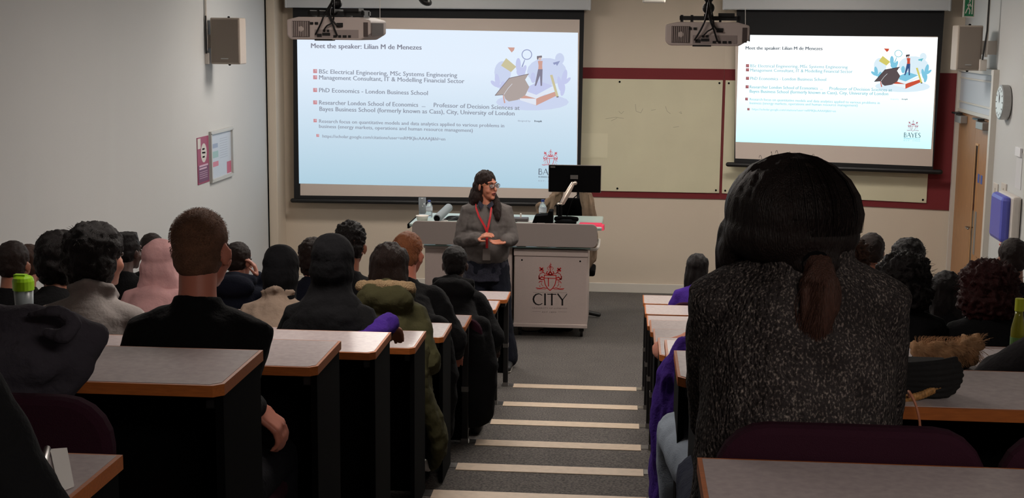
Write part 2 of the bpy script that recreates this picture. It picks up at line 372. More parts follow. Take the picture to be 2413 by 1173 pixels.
# ---------------------------------------------------------------- projection screens
def bg_mat(name, c0, c1, k):
    mt = glow(name, c0, k); N = mt.node_tree.nodes; L = mt.node_tree.links
    tc = N.new('ShaderNodeTexCoord'); sp = N.new('ShaderNodeSeparateXYZ'); L.new(tc.outputs['Generated'], sp.inputs[0])
    r = N.new('ShaderNodeValToRGB'); r.color_ramp.elements[0].color = lin(c1)+(1,); r.color_ramp.elements[1].color = lin(c0)+(1,)
    r.color_ramp.elements[0].position = .0; r.color_ramp.elements[1].position = .75
    L.new(sp.outputs['Z'], r.inputs[0]); L.new(r.outputs[0], N['Emission'].inputs[0]); return mt
def px2(PL, pts): return [tuple(PL.px(*p)) for p in pts]
def screen(label, PL, frame, fabric, slide, casing, bar, C, side):
    org = PL.w(*PL.px(*frame[3])); org.z = 0
    t = empty('projection_screen', org, 0, label, 'projection screen')
    M_f = mat('screen fabric', (206, 192, 182), .8); M_b = mat('black screen border', (13, 13, 16), .8)
    bm = bmesh.new(); poly2(bm, PL, px2(PL, frame), 0, 0, org, .003); link('black_border', bm, M_b, t)
    bm = bmesh.new(); poly2(bm, PL, px2(PL, fabric), .004, 0, org, .001); fb = link('fabric', bm, M_f, t)
    bm = bmesh.new(); a = PL.px(*casing[0]); b = PL.px(*casing[1]); 
    obox(bm, PL.w((a.x+b.x)/2, a.y+.09, .02)-org, PL.u*(b.x-a.x)/2, PL.n*.1, (0, 0, .09)); cs = link('casing', bm, M_casing, t, bevel=.012)
    for xx in (a.x, b.x): bm = bmesh.new(); obox(bm, PL.w(xx, a.y+.09, .02)-org, PL.u*.012, PL.n*.104, (0, 0, .094)); link('end_cap', bm, M_casing, t, bevel=.008)
    bm = bmesh.new(); a = PL.px(*bar[0]); b = PL.px(*bar[1]); tube(bm, [PL.w(a.x, a.y, .01)-org, PL.w(b.x, b.y, .01)-org], .024, seg=12); link('bottom_bar', bm, M_black, t, smooth=True)
    bm = bmesh.new(); poly2(bm, PL, px2(PL, slide), .0055, 0, org, .0006)
    sl = link('projected_slide', bm, C['bg'], t)
    # corners of the slide as a homography-free bilinear map (keystone stays in the projection)
    P = [Vector(PL.px(*p)) for p in slide]       # TL TR BR BL
    def B(u, v): return (P[0]*(1-u)+P[1]*u)*(1-v)+(P[3]*(1-u)+P[2]*u)*v
    return t, sl, B, org
LP = Plane2((0, FY-.16, 0), (1, 0, 0), (0, -1, 0))
RPp = Plane2(Vector((KX, KY, 0))+DN*.16, DU, DN)
def slide_content(side, PL, lines, C, sl, org, T, foot, crestT, bay, baye):
    for body, a, b, cap, key, bold in lines:
        text('slide_text', body, PL, PL.px(*a), PL.px(*b), cap, C[key], sl, .0066, bold, org)
    for x, y, s_ in foot:
        bm = bmesh.new(); c = PL.px(x, y); k = s_
        poly2(bm, PL, [(c.x-k, c.y-k), (c.x+k, c.y-k), (c.x+k, c.y+k), (c.x-k, c.y+k)], .0066, 0, org)
        poly2(bm, PL, [(c.x-k*.2, c.y-k*.2), (c.x+k*.8, c.y-k*.2), (c.x+k*.8, c.y+k*.8), (c.x-k*.2, c.y+k*.8)], .0074, 1, org); link('bullet', bm, [C['bul'], C['bul2']], sl)
    # illustration; T maps crop coordinates (0..1229, 0..1173) onto the plane
    names = ['leaf', 'pink', 'purple', 'brown', 'dark', 'yellow', 'orange', 'white', 'skin', 'legs', 'ring']
    mi = {n_: i for i, n_ in enumerate(names)}; layers = [0]
    bm = bmesh.new()
    def pg(pts, key): layers[0] += 1; poly2(bm, PL, [T(*p) for p in pts], .0062+layers[0]*.00012, mi[key], org, .0001)
    def E_(cx, cy, rx, ry, key, rot=0):
        c_, s_ = math.cos(R(rot)), math.sin(R(rot)); pg([(cx+x*c_-y*s_, cy+x*s_+y*c_) for x, y in circ(0, 0, rx, 18, ry)], key)
    E_(640, 840, 480, 110, 'leaf'); E_(830, 440, 260, 180, 'leaf'); E_(1000, 270, 60, 75, 'leaf'); E_(250, 450, 110, 150, 'leaf')
    for cx, cy, rx, ry, ro in ((180, 560, 32, 95, -8), (140, 600, 26, 60, -50), (240, 620, 26, 60, 25), (455, 350, 34, 90, 0), (530, 420, 26, 70, 20), (490, 440, 60, 60, 0), (650, 520, 34, 70, 0), (1060, 520, 34, 110, 12), (1000, 600, 28, 100, -10), (1100, 560, 22, 60, 45), (1040, 680, 30, 80, 10)):
        E_(cx, cy, rx, ry, 'purple', ro)
    pg([(315, 120), (408, 122), (398, 158), (368, 188)], 'orange')
    pg([(295, 262), (428, 375), (360, 445), (228, 360)], 'yellow')
    ring = circ(568, 215, 69, 24); inn = circ(568, 215, 58, 24)
    for i in range(24): j = (i+1) % 24; pg([ring[i], ring[j], inn[j], inn[i]], 'ring'); layers[0] -= 1
    pg([(536, 282), (545, 284), (512, 382), (496, 376)], 'ring')
    pg([(910, 322), (1005, 298), (965, 365), (950, 340), (925, 350)], 'ring')
    pg([(465, 805), (690, 885), (950, 760), (945, 700), (690, 790), (500, 730)], 'orange'); pg([(470, 790), (690, 795), (690, 882), (480, 815)], 'white')
    pg([(560, 690), (690, 745), (930, 640), (930, 680), (692, 795), (520, 745)], 'white'); pg([(580, 640), (730, 565), (915, 625), (692, 745), (580, 705)], 'purple')
    pg([(872, 485), (905, 480), (985, 765), (955, 775)], 'yellow'); pg([(955, 768), (985, 762), (988, 775), (962, 782)], 'dark')
    for (a_, b_, c2, d2) in (((716, 405), (772, 405), (690, 625), (670, 628)), ((735, 405), (775, 405), (768, 625), (748, 628))): pg([a_, b_, c2, d2], 'legs')
    pg([(712, 298), (775, 298), (770, 355), (772, 408), (718, 408), (722, 360)], 'orange'); E_(740, 268, 20, 26, 'skin'); pg([(700, 235), (765, 228), (768, 255), (725, 256), (712, 290), (700, 268)], 'dark')
    pg([(150, 752), (335, 525), (592, 470), (545, 545), (600, 640), (550, 745), (450, 810), (330, 832), (285, 800), (262, 742)], 'brown')
    for a_, b_ in (((150, 752), (335, 525)), ((335, 525), (592, 470)), ((150, 752), (262, 742))): 
        stroke(bm, PL, [T(*a_), T(*b_)], (Vector(T(8, 0))-Vector(T(0, 0))).length, .0062+.00012*(layers[0]+1), mi['dark'], org)
    pg([(250, 745), (262, 745), (286, 850), (268, 855)], 'orange')
    stroke(bm, PL, [T(375, 600), T(320, 660), T(265, 742)], (Vector(T(5, 0))-Vector(T(0, 0))).length, .0062+.00012*(layers[0]+2), mi['white'], org)
    link('illustration', bm, [C[n_] for n_ in names], sl)
    crest('crest', PL, crestT, C['crest'], sl, .0066, org)
    letters('logo_lettering', bay, PL, *baye, C['dk'], sl, .0066, org)
def palette(pre, base, k, wash):
    """slide colours, each washed towards the lit screen colour as the projector does"""
    def c(n_, rgb, w_=None): 
        w_ = wash if w_ is None else w_; return glow(pre+n_, tuple(rgb[i]*(1-w_)+base[i]*w_ for i in range(3)), k)
    return c
cL = palette('left slide ', (208, 222, 240), 1.0, 0)
CL = dict(bg=bg_mat('left slide background', (222, 234, 248), (172, 202, 218), 1.06), head=cL('heading', (132, 134, 148)), tx=cL('body', (146, 152, 166)), tx2=cL('small body', (150, 156, 170)), dk=cL('dark', (92, 98, 110)),
          bul=cL('bullet', (204, 144, 150)), bul2=cL('bullet b', (212, 170, 178)), leaf=cL('pale leaf', (204, 214, 240)), pink=cL('pink', (220, 180, 180)), purple=cL('lilac', (198, 204, 238)), brown=cL('cap', (176, 164, 160)),
          dark=cL('outline', (128, 120, 128)), yellow=cL('sand', (204, 196, 160)), orange=cL('peach', (208, 162, 150)), white=cL('page', (226, 232, 244)), skin=cL('face', (220, 196, 190)), legs=cL('trousers', (134, 130, 148)), ring=cL('ring', (150, 158, 196)), crest=cL('crest', (196, 82, 92)))
cR = palette('right slide ', (225, 248, 255), 1.0, 0)
CR = dict(bg=bg_mat('right slide background', (250, 254, 255), (190, 240, 250), 1.3), head=cR('heading', (96, 104, 112)), tx=cR('body', (150, 200, 212)), tx2=cR('small body', (168, 214, 224)), dk=cR('dark', (60, 76, 84)), 
          bul=cR('bullet', (156, 96, 100)), bul2=cR('bullet b', (190, 120, 124)), leaf=cR('pale leaf', (222, 240, 250)), pink=cR('pink', (220, 140, 140)), purple=cR('blue', (130, 200, 226)), brown=cR('cap', (92, 80, 82)),
          dark=cR('outline', (50, 50, 58)), yellow=cR('sand', (214, 204, 110)), orange=cR('red orange', (204, 84, 60)), white=cR('page', (236, 246, 250)), skin=cR('face', (200, 160, 150)), legs=cR('trousers', (60, 84, 130)), ring=cR('ring', (104, 190, 204)), crest=cR('crest', (170, 60, 80)))
tL, slL, BL_, oL = screen('large left projection screen showing a pale blue slide behind the speaker', LP,
    [(690, 18), (1377, 24), (1366, 480), (693, 474)], [(706, 40), (1366, 46), (1359, 468), (708, 460)], [(700, 64), (1362, 77), (1359, 446), (705, 432)],
    ((680, 18), (1390, 23)), ((690, 472), (1368, 482)), CL, 'L')
B0 = [(752, 173, 1077, 182), (752, 187, 1094, 196), (752, 217, 1008, 224), (752, 246, 1002, 252), (1022, 252, 1224, 259), (753, 261, 1212, 272), (752, 289, 1188, 300), (752, 301, 1114, 311)]
TXT = ['BSc Electrical Engineering, MSc Systems Engineering', 'Management Consultant, IT & Modelling Financial Sector', 'PhD Economics - London Business School', 'Researcher London School of Economics  ...', 'Professor of Decision Sciences at',
       'Bayes Business School (formerly known as Cass), City, University of London', 'Research focus on quantitative models and data analytics applied to various problems in', 'business (energy markets, operations and human resource management)']
lines = [('Meet the speaker: Lilian M de Menezes', (733, 113), (993, 117), .052, 'head', .012)]
for (x0, y0, x1, y1), s_ in zip(B0, TXT): lines.append((s_, (x0, y0), (x1, y1), .047 if y0 < 280 else .038, 'tx' if y0 < 280 else 'tx2', .004))
lines.append(('https://scholar.google.com/citations?user=mRMKJkcAAAAJ&hl=en', (760, 324), (1049, 331), .034, 'tx2', .002))
lines.append(('designed by', (1220, 286), (1250, 287), .018, 'tx', 0)); lines.append(('freepik', (1259, 287), (1277, 287.5), .02, 'dk', .02))
lines += [('BUSINESS SCHOOL', (1269, 418), (1310, 419), .016, 'dk', .01), ('EST. 1966', (1269, 427), (1310, 428), .012, 'tx', 0)]
def TLf(x, y): v = LP.px(1140+x*220/1229, 90+y*210/1173); return (v.x, v.y)
cc = LP.px(1297, 391); kL = (LP.px(1317, 391)-cc).x
slide_content('L', LP, lines, CL, slL, oL, TLf, [(743, 167.5, .021), (743, 182, .021), (743, 212, .021), (743, 241, .021), (743, 284, .018), (749, 319, .015)],
    lambda x, y: (cc.x+x*kL, cc.y+y*kL*1.0), 'BAYES', (LP.px(1269, 411), LP.px(1325, 413), .062))
tR, slR, BR_, oR = screen('right projection screen with a brighter white slide on the angled wall', RPp,
    [(1736, 22), (2226, 24), (2198, 404), (1730, 388)], [(1733, 84), (2210, 86), (2197, 392), (1733, 373)], [(1741, 82), (2210, 88), (2194, 351), (1734, 334)],
    ((1710, 23), (2238, 26)), ((1716, 387), (2216, 405)), CR, 'R')
TXT2 = TXT; sc = 1/2.2556
def r2(x, y): return (1380+x*sc, y*sc)
B1 = [(875, 357, 1392, 364), (875, 380, 1418, 388), (875, 424, 1278, 430), (872, 469, 1260, 477), (1296, 477, 1628, 486), (872, 492, 1608, 506), (872, 533, 1563, 553), (872, 553, 1445, 566)]
lines = [('Meet the speaker: Lilian M de Menezes', r2(850, 263), r2(1258, 266), .034, 'head', .02)]
for (x0, y0, x1, y1), s_ in zip(B1, TXT2): lines.append((s_, r2(x0, y0), r2(x1, y1), .032 if y0 < 520 else .026, 'tx' if y0 < 520 else 'tx2', .006))
lines.append(('https://scholar.google.com/citations?user=mRMKJkcAAAAJ&hl=en', r2(885, 585), r2(1330, 596), .022, 'tx2', .002))
lines += [('designed by', r2(1620, 529), r2(1665, 530), .012, 'tx', 0), ('freepik', r2(1680, 530), r2(1712, 530), .013, 'dk', .02), ('BUSINESS SCHOOL', r2(1691, 739), r2(1778, 742), .014, 'tx', .01), ('EST. 1966', r2(1691, 749), r2(1778, 751), .01, 'tx', 0)]
def TRf(x, y):                                  # same drawing, smaller: fitted through its cap, ring and pencil
    X = 1535+(x-150)*(1790-1535)/(985-150); Y_ = 257+(y-120)*(470-257)/(885-120); v = RPp.px(*r2(X, Y_+(X-1535)*.01)); return (v.x, v.y)
c2_ = RPp.px(*r2(1739, 697)); kR = (RPp.px(*r2(1771, 697))-c2_).x
slide_content('R', RPp, lines, CR, slR, oR, TRf, [r2(861, 349)+(.016,), r2(861, 371)+(.016,), r2(861, 416)+(.016,), r2(859, 461)+(.016,), r2(856, 526)+(.014,), r2(866, 580)+(.012,)],
    lambda x, y: (c2_.x+x*kR, c2_.y+y*kR*.98), 'BAYES', (RPp.px(*r2(1692, 729)), RPp.px(*r2(1780, 731)), .046))
for t_, (x, y0, y1), PL, o_ in ((tL, (901, 0, 47), LP, oL), (tR, (1762, 20, 72), RPp, oR)):
    bm = bmesh.new(); a = PL.px(x, y0); b = PL.px(x, y1); tube(bm, [PL.w(a.x, a.y, .14)-o_, PL.w(b.x, b.y, .14)-o_], .003, seg=6); ell(bm, PL.w(b.x, b.y, .14)-o_, (.008, .008, .02)); link('pull_cord', bm, M_white, t_)

# ---------------------------------------------------------------- projectors
def projector(label, x0, x1, ytop, ybot, Y):
    a = atY(x0, ybot, Y); b = atY(x1, ytop, Y); cx = (a.x+b.x)/2; wd = b.x-a.x; z0 = atY((x0+x1)/2, ybot, Y).z; z1 = atY((x0+x1)/2, ytop, Y).z; h = z1-z0
    t = empty('ceiling_projector', (cx, Y, z0), R(-4), label, 'projector')
    M_p = mat('projector shell', (212, 198, 192), .5); M_g = mat('projector grille', (88, 76, 74), .7); M_d = mat('socket black', (16, 14, 15), .6)
    w2 = wd/2
    bm = bmesh.new()
    prof = [(-w2+.02, 0), (w2-.05, 0), (w2, .03), (w2, h*.86), (w2-.06, h), (-w2+.06, h), (-w2, h*.88), (-w2, .02)]
    prism(bm, [(p[0], 0, p[1]) for p in prof], (0, .33, 0)); sh = link('shell', bm, M_p, t, bevel=.008)
    bm = bmesh.new(); box(bm, (-w2+.03, -.004, h*.12), (-w2+.12, .001, h*.82)); g = link('vent_grille', bm, M_g, t)
    bm = bmesh.new()
    for i in range(9): box(bm, (-w2+.033+i*.0095, -.008, h*.14), (-w2+.036+i*.0095, -.003, h*.8))
    ell(bm, (-w2+.075, -.004, h*.47), (.014, .004, .014)); link('slat', bm, M_p, g)
    bm = bmesh.new(); box(bm, (w2-.035, -.003, h*.15), (w2-.012, .001, h*.78)); box(bm, (w2-.001, .02, h*.2), (w2+.003, .26, h*.75)); link('vent_grille', bm, M_g, t)
    bm = bmesh.new(); box(bm, (-.07, -.003, h*.1), (w2-.06, .001, h*.45)); pn = link('connector_panel', bm, mat('projector panel', (168, 154, 150), .5), t)
    bm = bmesh.new()
    for x_, z_, a_, b_ in ((-.045, .2, .012, .008), (-.01, .25, .02, .007), (.035, .16, .008, .006), (.06, .16, .007, .006), (.085, .16, .01, .006), (.11, .16, .007, .006), (-.02, .4, .006, .006), (.0, .4, .006, .006), (.06, .66, .016, .010), (-.06, .72, .008, .006), (-.085, .72, .008, .006)):
        if x_+a_ < w2-.05: bm = bmesh.new(); box(bm, (x_-a_, -.007, h*z_-b_), (x_+a_, 0, h*z_+b_)); link('socket', bm, M_d, pn)
    bm = bmesh.new(); box(bm, (-.07, -.006, -.004), (.02, .05, .004)); link('base_latch', bm, M_d, t)
    for px_, qz in (((-.03, -.06), .25), ((.03, .05), .2), ((.045, .07), .62)):
        bm = bmesh.new(); tube(bm, smoothpts([(0, .12, h+.1), (px_[0]*.3, -.02, h+.02), (px_[0], -.03, h*.7), (px_[1], -.02, h*qz)], 5), .0045, seg=6); link('cable', bm, M_black, t, smooth=True)
    bm = bmesh.new(); tube(bm, smoothpts([(.0, .1, h+.12), (.03, -.01, h*.9), (.0, -.03, h*.6), (-.02, -.015, h*.4)], 5), .004, seg=6); link('cable', bm, M_black, t, smooth=True)
    bm = bmesh.new(); box(bm, (-.14, .1, h+.01), (.16, .13, h+.03)); box(bm, (-.14, .2, h+.01), (.16, .23, h+.03)); box(bm, (-.02, .05, h+.02), (.02, .28, h+.04))
    for x_ in (-.13, -.08, .06, .15): box(bm, (x_-.006, .1, h-.003), (x_+.006, .22, h+.035))
    ell(bm, (0, .15, h+.07), (.03, .03, .03)); ell(bm, (0, .15, h+.12), (.025, .025, .025)); box(bm, (.05, .1, h+.02), (.13, .2, h+.045)); link('mount_bracket', bm, M_black, t)
    bm = bmesh.new(); tube(bm, [(0, .15, h+.02), (0, .15, CZ-z0-.0)], .016, seg=10, round_ends=False); link('ceiling_pole', bm, M_black, t, smooth=True)
    bm = bmesh.new(); lathe(bm, [(.06, CZ-z0-.02), (.06, CZ-z0)], (0, .15, 0)); link('ceiling_plate', bm, M_white, t)
    bm = bmesh.new(); lathe(bm, [(.045, 0), (.045, .03), (.036, .035)], (w2*.4, .33, h*.5), 16, Matrix.Rotation(R(-90), 3, 'X')); link('lens', bm, M_d, t, smooth=True)
    return t
projector('white ceiling projector hanging in front of the left screen', 674, 874, 40, 94, 6.9)
projector('white ceiling projector hanging by the right screen', 1567, 1767, 52, 108, 6.9)
# dome camera, sensor on the ceiling line
p = atY(1002, 2, 11.5); t = empty('dome_camera', (p.x, 11.5, p.z), 0, 'black dome camera hanging from the ceiling above the left screen', 'camera')
bm = bmesh.new(); ell(bm, (0, 0, 0), (.06, .06, .035), Euler((.2, .5, 0)).to_matrix()); link('dome', bm, M_black, t, smooth=True)
bm = bmesh.new(); ell(bm, (.03, -.035, -.005), (.014, .014, .012)); link('lens', bm, M_chrome, t, smooth=True)
bm = bmesh.new(); tube(bm, [(0, 0, .02), (0, 0, CZ-p.z)], .025, seg=10, round_ends=False); link('stem', bm, M_black, t, smooth=True)
p = atY(1541, 4, 12.5); t = empty('ceiling_sensor', (p.x, 12.5, p.z-.01), 0, 'small white ceiling box between the two screens', 'sensor')
bm = bmesh.new(); box(bm, (-.1, -.08, 0), (.1, .08, .06)); link('housing', bm, M_white, t, bevel=.012)
bm = bmesh.new(); box(bm, (-.015, -.015, .06), (.015, .015, CZ-p.z+.01)); link('stem', bm, M_white, t)

# ---------------------------------------------------------------- ceiling lights: stage panels, plus fill added over the seats
def ceiling_light(label, x, y, lx, ly, st, col, group='ceiling light panels'):
    t = empty('ceiling_light', (x, y, CZ), 0, label, 'ceiling light', group)
    bm = bmesh.new(); box(bm, (-lx/2-.03, -ly/2-.03, -.03), (lx/2+.03, ly/2+.03, 0)); link('frame', bm, M_white, t)
    bm = bmesh.new(); box(bm, (-lx/2, -ly/2, -.036), (lx/2, ly/2, -.031))
    nm = 'diffuser %.2f' % st; mt = mat(nm, (230, 225, 215), .5)
    b = mt.node_tree.nodes['Principled BSDF']; b.inputs['Emission Color'].default_value = col+(1,); b.inputs['Emission Strength'].default_value = st
    link('diffuser', bm, mt, t)
ceiling_light('square ceiling light panel over the left of the stage', -2.0, 12.4, 1.1, .5, STAGE_LIGHT, LIGHT_COL)
ceiling_light('square ceiling light panel over the right of the stage', 1.2, 12.2, 1.1, .5, STAGE_LIGHT, LIGHT_COL)
ceiling_light('long added fill light panel over the front rows', -.4, 9.2, 2.6, .5, WASH_FILL, LIGHT_COL)  # unseen panel added for wash light from above the rows
ceiling_light('added fill light panel above the middle rows', -1.0, 5.0, 1.2, .6, SEAT_FILL*3, SEAT_FILL_COL)  # unseen panel added to fill the dim audience
ceiling_light('added fill light panel above the rear seats', .8, .2, 1.2, .6, SEAT_FILL*3, SEAT_FILL_COL)  # second added fill panel, out of view over the back

# ---------------------------------------------------------------- wall loudspeakers
def loudspeaker(label, corner, W_, H_, D_, rz, flip):
    t = empty('wall_loudspeaker', corner, rz, label, 'loudspeaker')
    sh = mat('loudspeaker shell', (170, 158, 146), .5); gr = mat('loudspeaker grille', (140, 128, 118), .8, bump=(900, .5))
    bm = bmesh.new(); box(bm, (0, 0, 0), (W_, D_, H_)); link('cabinet', bm, sh, t, bevel=.01)
    bm = bmesh.new(); box(bm, (.012, -.006, .014), (W_-.012, .001, H_-.014)); link('grille', bm, gr, t, bevel=.004)
    bm = bmesh.new(); box(bm, (W_*.35, -.009, .045), (W_*.6, -.005, .055)); link('badge', bm, M_chrome, t)
    bm = bmesh.new(); xx = 0 if not flip else W_
    ell(bm, (W_*.55, D_*.4, H_+.006), (.012, .012, .008)); ell(bm, (W_*.55, D_*.4, -.006), (.012, .012, .008)); link('bracket_bolt', bm, M_blackm, t)
    return t
lc = atX(497, 150, XW+.14)
t = loudspeaker('beige loudspeaker on the left wall above the notices', (XW+.13, 12.2, 2.43), .27, .41, .2, 0, False)
p = atY(497, 151, 12.2)
t.location = (p.x, 12.2, p.z)
bm = bmesh.new(); obox(bm, ((XW-p.x)/2, .1, .2), ((p.x-XW)/2, 0, 0), (0, .05, 0), (0, 0, .06)); link('wall_bracket', bm, M_white, t)
bm = bmesh.new(); tube(bm, [(-.03, -.02, .12), (-.03, -.02, CZ-p.z)], .011, seg=8, round_ends=False); link('conduit', bm, M_white, t)
bm = bmesh.new(); tube(bm, [(-.028, -.032, .1), (-.028, -.032, .42)], .008, seg=8); link('cable', bm, M_black, t)
bm = bmesh.new(); box(bm, (-.06, -.03, .0), (-.01, .02, .1)); link('cable_outlet', bm, M_white, t, bevel=.005)
YR = 12.55
p = atY(2252, 166, YR); p1 = atY(2318, 60, YR)
t = loudspeaker('beige loudspeaker on the right wall above the door', (p.x, YR, p.z), p1.x-p.x, p1.z-p.z, .22, 0, True)
W_ = p1.x-p.x
bm = bmesh.new(); obox(bm, (W_+.08, .1, .2), (.12, 0, 0), (0, .05, 0), (0, 0, .06)); link('wall_bracket', bm, M_white, t)
bm = bmesh.new(); tube(bm, [(W_+.03, -.02, .12), (W_+.03, -.02, CZ-p.z)], .012, seg=8, round_ends=False); link('conduit', bm, M_white, t)
bm = bmesh.new(); tube(bm, [(W_+.0, -.032, .1), (W_+.025, -.032, .35), (W_+.025, -.034, .7)], .008, seg=8); link('cable', bm, M_black, t)
bm = bmesh.new(); box(bm, (W_-.02, -.035, .0), (W_+.04, .02, .1)); link('cable_outlet', bm, M_white, t, bevel=.005)
# exit sign
YE = 12.9; a = atY(2272, 38, YE); b = atY(2296, -8, YE)
t = empty('exit_sign', (a.x, YE, a.z), 0, 'green running-man exit sign above the right loudspeaker', 'exit sign')
w_, h_ = b.x-a.x, b.z-a.z
bm = bmesh.new(); box(bm, (-.01, 0, -.01), (w_+.01, .02, h_+.01)); link('sign_plate', bm, M_white, t)
bm = bmesh.new(); box(bm, (0, -.003, 0), (w_, .0, h_)); link('green_face', bm, mat('exit green', (24, 110, 70), .5), t)
PLE = Plane2((0, -.0035, 0), (1, 0, 0), (0, -1, 0)); bm = bmesh.new()
poly2(bm, PLE, circ(w_*.55, h_*.78, w_*.1, 10), 0)
for st in ([(w_*.5, h_*.7), (w_*.42, h_*.45), (w_*.6, h_*.3), (w_*.55, h_*.12)], [(w_*.42, h_*.45), (w_*.25, h_*.32), (w_*.12, h_*.15)], [(w_*.3, h_*.55), (w_*.5, h_*.66), (w_*.7, h_*.5)]): stroke(bm, PLE, st, w_*.12, 0)
box(bm, (w_*.78, -.0045, h_*.1), (w_*.9, -.0035, h_*.9)); link('pictogram', bm, M_white, t)
bm = bmesh.new(); tube(bm, [(w_/2, .01, h_), (w_/2, .01, CZ-a.z)], .006, seg=6, round_ends=False); link('hanger', bm, M_chrome, t)
a = atX(2262, 40, RX-.1); b = atX(2312, 0, RX-.1)

# ---------------------------------------------------------------- right wall furniture
WU = (Vector((RX, RY, 0))-Vector((rw(BACK), BACK, 0))).normalized(); WN = Vector((-WU.y, WU.x, 0))    # normal to room
def onW(x, y, off=0): return atP(x, y, Vector((RX, RY, 0))+WN*off, WN)
PW = Plane2((RX, RY, 0), WU, WN)
d0 = PW.px(2249, 300).x; d1 = PW.px(2343, 300).x      # d0 is the far side (towards the front)
dl, dr = min(d0, d1), min(max(d0, d1), -.06)
dz = 2.02; ht = PW.px(2300, 171).y
org = PW.w(dr, 0); 
t = empty('door_1', org, 0, None, None); t['kind'] = 'structure'
def wbox(nm, u0, u1, z0, z1, n0, n1, mt, par, o_=None, bevel=0):
    bm = bmesh.new(); obox(bm, PW.w((u0+u1)/2, (z0+z1)/2, (n0+n1)/2)-(o_ if o_ is not None else org), PW.u*(u1-u0)/2, PW.n*(n1-n0)/2, (0, 0, (z1-z0)/2)); return link(nm, bm, mt, par, bevel=bevel)
wbox('door_frame', dl-.07, dl, 0, ht, .001, .05, M_trimw, t); wbox('door_frame', dr, dr+.05, 0, ht, .001, .05, M_trimw, t); wbox('door_frame', dl-.07, dr+.05, ht, ht+.05, .001, .05, M_trimw, t)
tp = wbox('transom_panel', dl, dr, dz+.02, ht, .001, .02, mat('transom white', (190, 196, 204), .5), t)
wbox('transom_bead', dl, dr, dz+.0, dz+.03, .001, .035, M_trimw, t); wbox('transom_bead', dl, dr, dz+.09, dz+.105, .001, .03, M_trimw, t); wbox('transom_bead', dl, dr, ht-.07, ht-.055, .001, .03, M_trimw, t)
dm = dl+(dr-dl)*.48
for u0, u1 in ((dl+.004, dm-.003), (dm+.003, dr-.004)):
    lf = wbox('door_leaf', u0, u1, .01, dz, .001, .012, M_doorw, t, bevel=.002)
sl_ = wbox('vision_panel', dm-.19, dm-.09, .5, 1.75, .012, .016, mat('dark door glass', (50, 38, 30), .15), t)
wbox('vision_bead', dm-.2, dm-.19, .49, 1.76, .012, .02, mat('bead oak', (206, 160, 110), .5), t); wbox('vision_bead', dm-.09, dm-.08, .49, 1.76, .012, .02, MATS['bead oak'], t); wbox('vision_bead', dm-.2, dm-.08, 1.75, 1.77, .012, .02, MATS['bead oak'], t)
M_cl = mat('closer grey', (150, 146, 142), .45, metal=.4)
for u in (dl+.25, dr-.25):
    c_ = wbox('door_closer', u-.14, u+.14, dz-.1, dz-.03, .012, .08, M_cl, t, bevel=.006)
    wbox('closer_arm', u-.03, u+.2, dz-.02, dz-.005, .04, .1, M_black, c_)
for u in (dm-.3, dm-.42):
    wbox('blue_sticker', u, u+.07, 1.42, 1.5, .0125, .014, mat('blue disc', (70, 96, 170), .5), t)
for u in (dm-.28,):
    h_ = wbox('push_plate', u, u+.12, .75, 1.15, .0125, .015, M_cl, t); 
bm = bmesh.new(); c_ = PW.w(dm-.07, .98, .012)-org; tube(bm, [c_, c_+PW.n*.05, c_+PW.n*.05-PW.u*.11], .009, seg=8); link('door_handle', bm, M_chrome, t, smooth=True)
# clock
c_ = onW(2365, 241, .04); r_ = .135
t = empty('wall_clock', c_, 0, 'round white wall clock with a steel rim beside the door', 'clock')
Mr = Vector((0, 0, 1)).rotation_difference(WN).to_matrix()
bm = bmesh.new(); lathe(bm, [(r_+.0, -.04), (r_+.012, -.03), (r_+.012, .03), (r_, .034)], (0, 0, 0), 32, Mr); link('rim', bm, M_chrome, t, smooth=False)
bm = bmesh.new(); lathe(bm, [(r_-.002, .03), (r_-.002, .036)], (0, 0, 0), 32, Mr); link('dial', bm, mat('clock dial', (214, 224, 226), .4), t)
CP = Plane2((0, 0, 0), WU*-1, WN)
for ang, ln in ((80, .06), (105, .085)):
    bm = bmesh.new(); stroke(bm, CP, [(0, 0), (ln*math.cos(R(ang)), ln*math.sin(R(ang)))], .01, .037); link('clock_hand', bm, M_blackm, t)
bm = bmesh.new()
for k_ in range(12): a_ = R(30*k_); stroke(bm, CP, [(.1*math.cos(a_), .1*math.sin(a_)), (.118*math.cos(a_), .118*math.sin(a_))], .009, .037)
link('hour_mark', bm, M_blackm, t)
# switches, sheet, dispenser
def wthing(name, x0, y0, x1, y1, n0, n1, mt, label, cat):
    p = onW((x0+x1)/2, (y0+y1)/2, n0); a = PW.px(x0, y1); b = PW.px(x1, y0)
    t = empty(name, p, 0, label, cat); u0, u1 = min(a.x, b.x), max(a.x, b.x)
    wbox('plate', u0, u1, a.y, b.y, n0, n1, mt, t, p, .003); return t, p, u0, u1, a.y, b.y
for i, (x0, x1) in enumerate(((2342, 2354), (2361, 2374))):
    t, p, u0, u1, z0, z1 = wthing('light_switch', x0, 434, x1, 462, .001, .012, M_white, ('light switch plate nearest the door frame' , 'light switch plate further from the door, above the dispenser')[i], 'light switch')
    wbox('rocker', (u0+u1)/2-.015, (u0+u1)/2+.015, (z0+z1)/2-.02, (z0+z1)/2+.02, .012, .018, M_trimw, t, p)
t, p, u0, u1, z0, z1 = wthing('paper_sign', 2392, 362, 2411, 442, .001, .004, mat('paper', (205, 205, 206), .7), 'white paper sheet on the right wall below the clock', 'paper')
wbox('curled_tape', u0+.02, u1, z1-.03, z1+.04, .004, .02, mat('paper2', (225, 225, 228), .6), t, p)
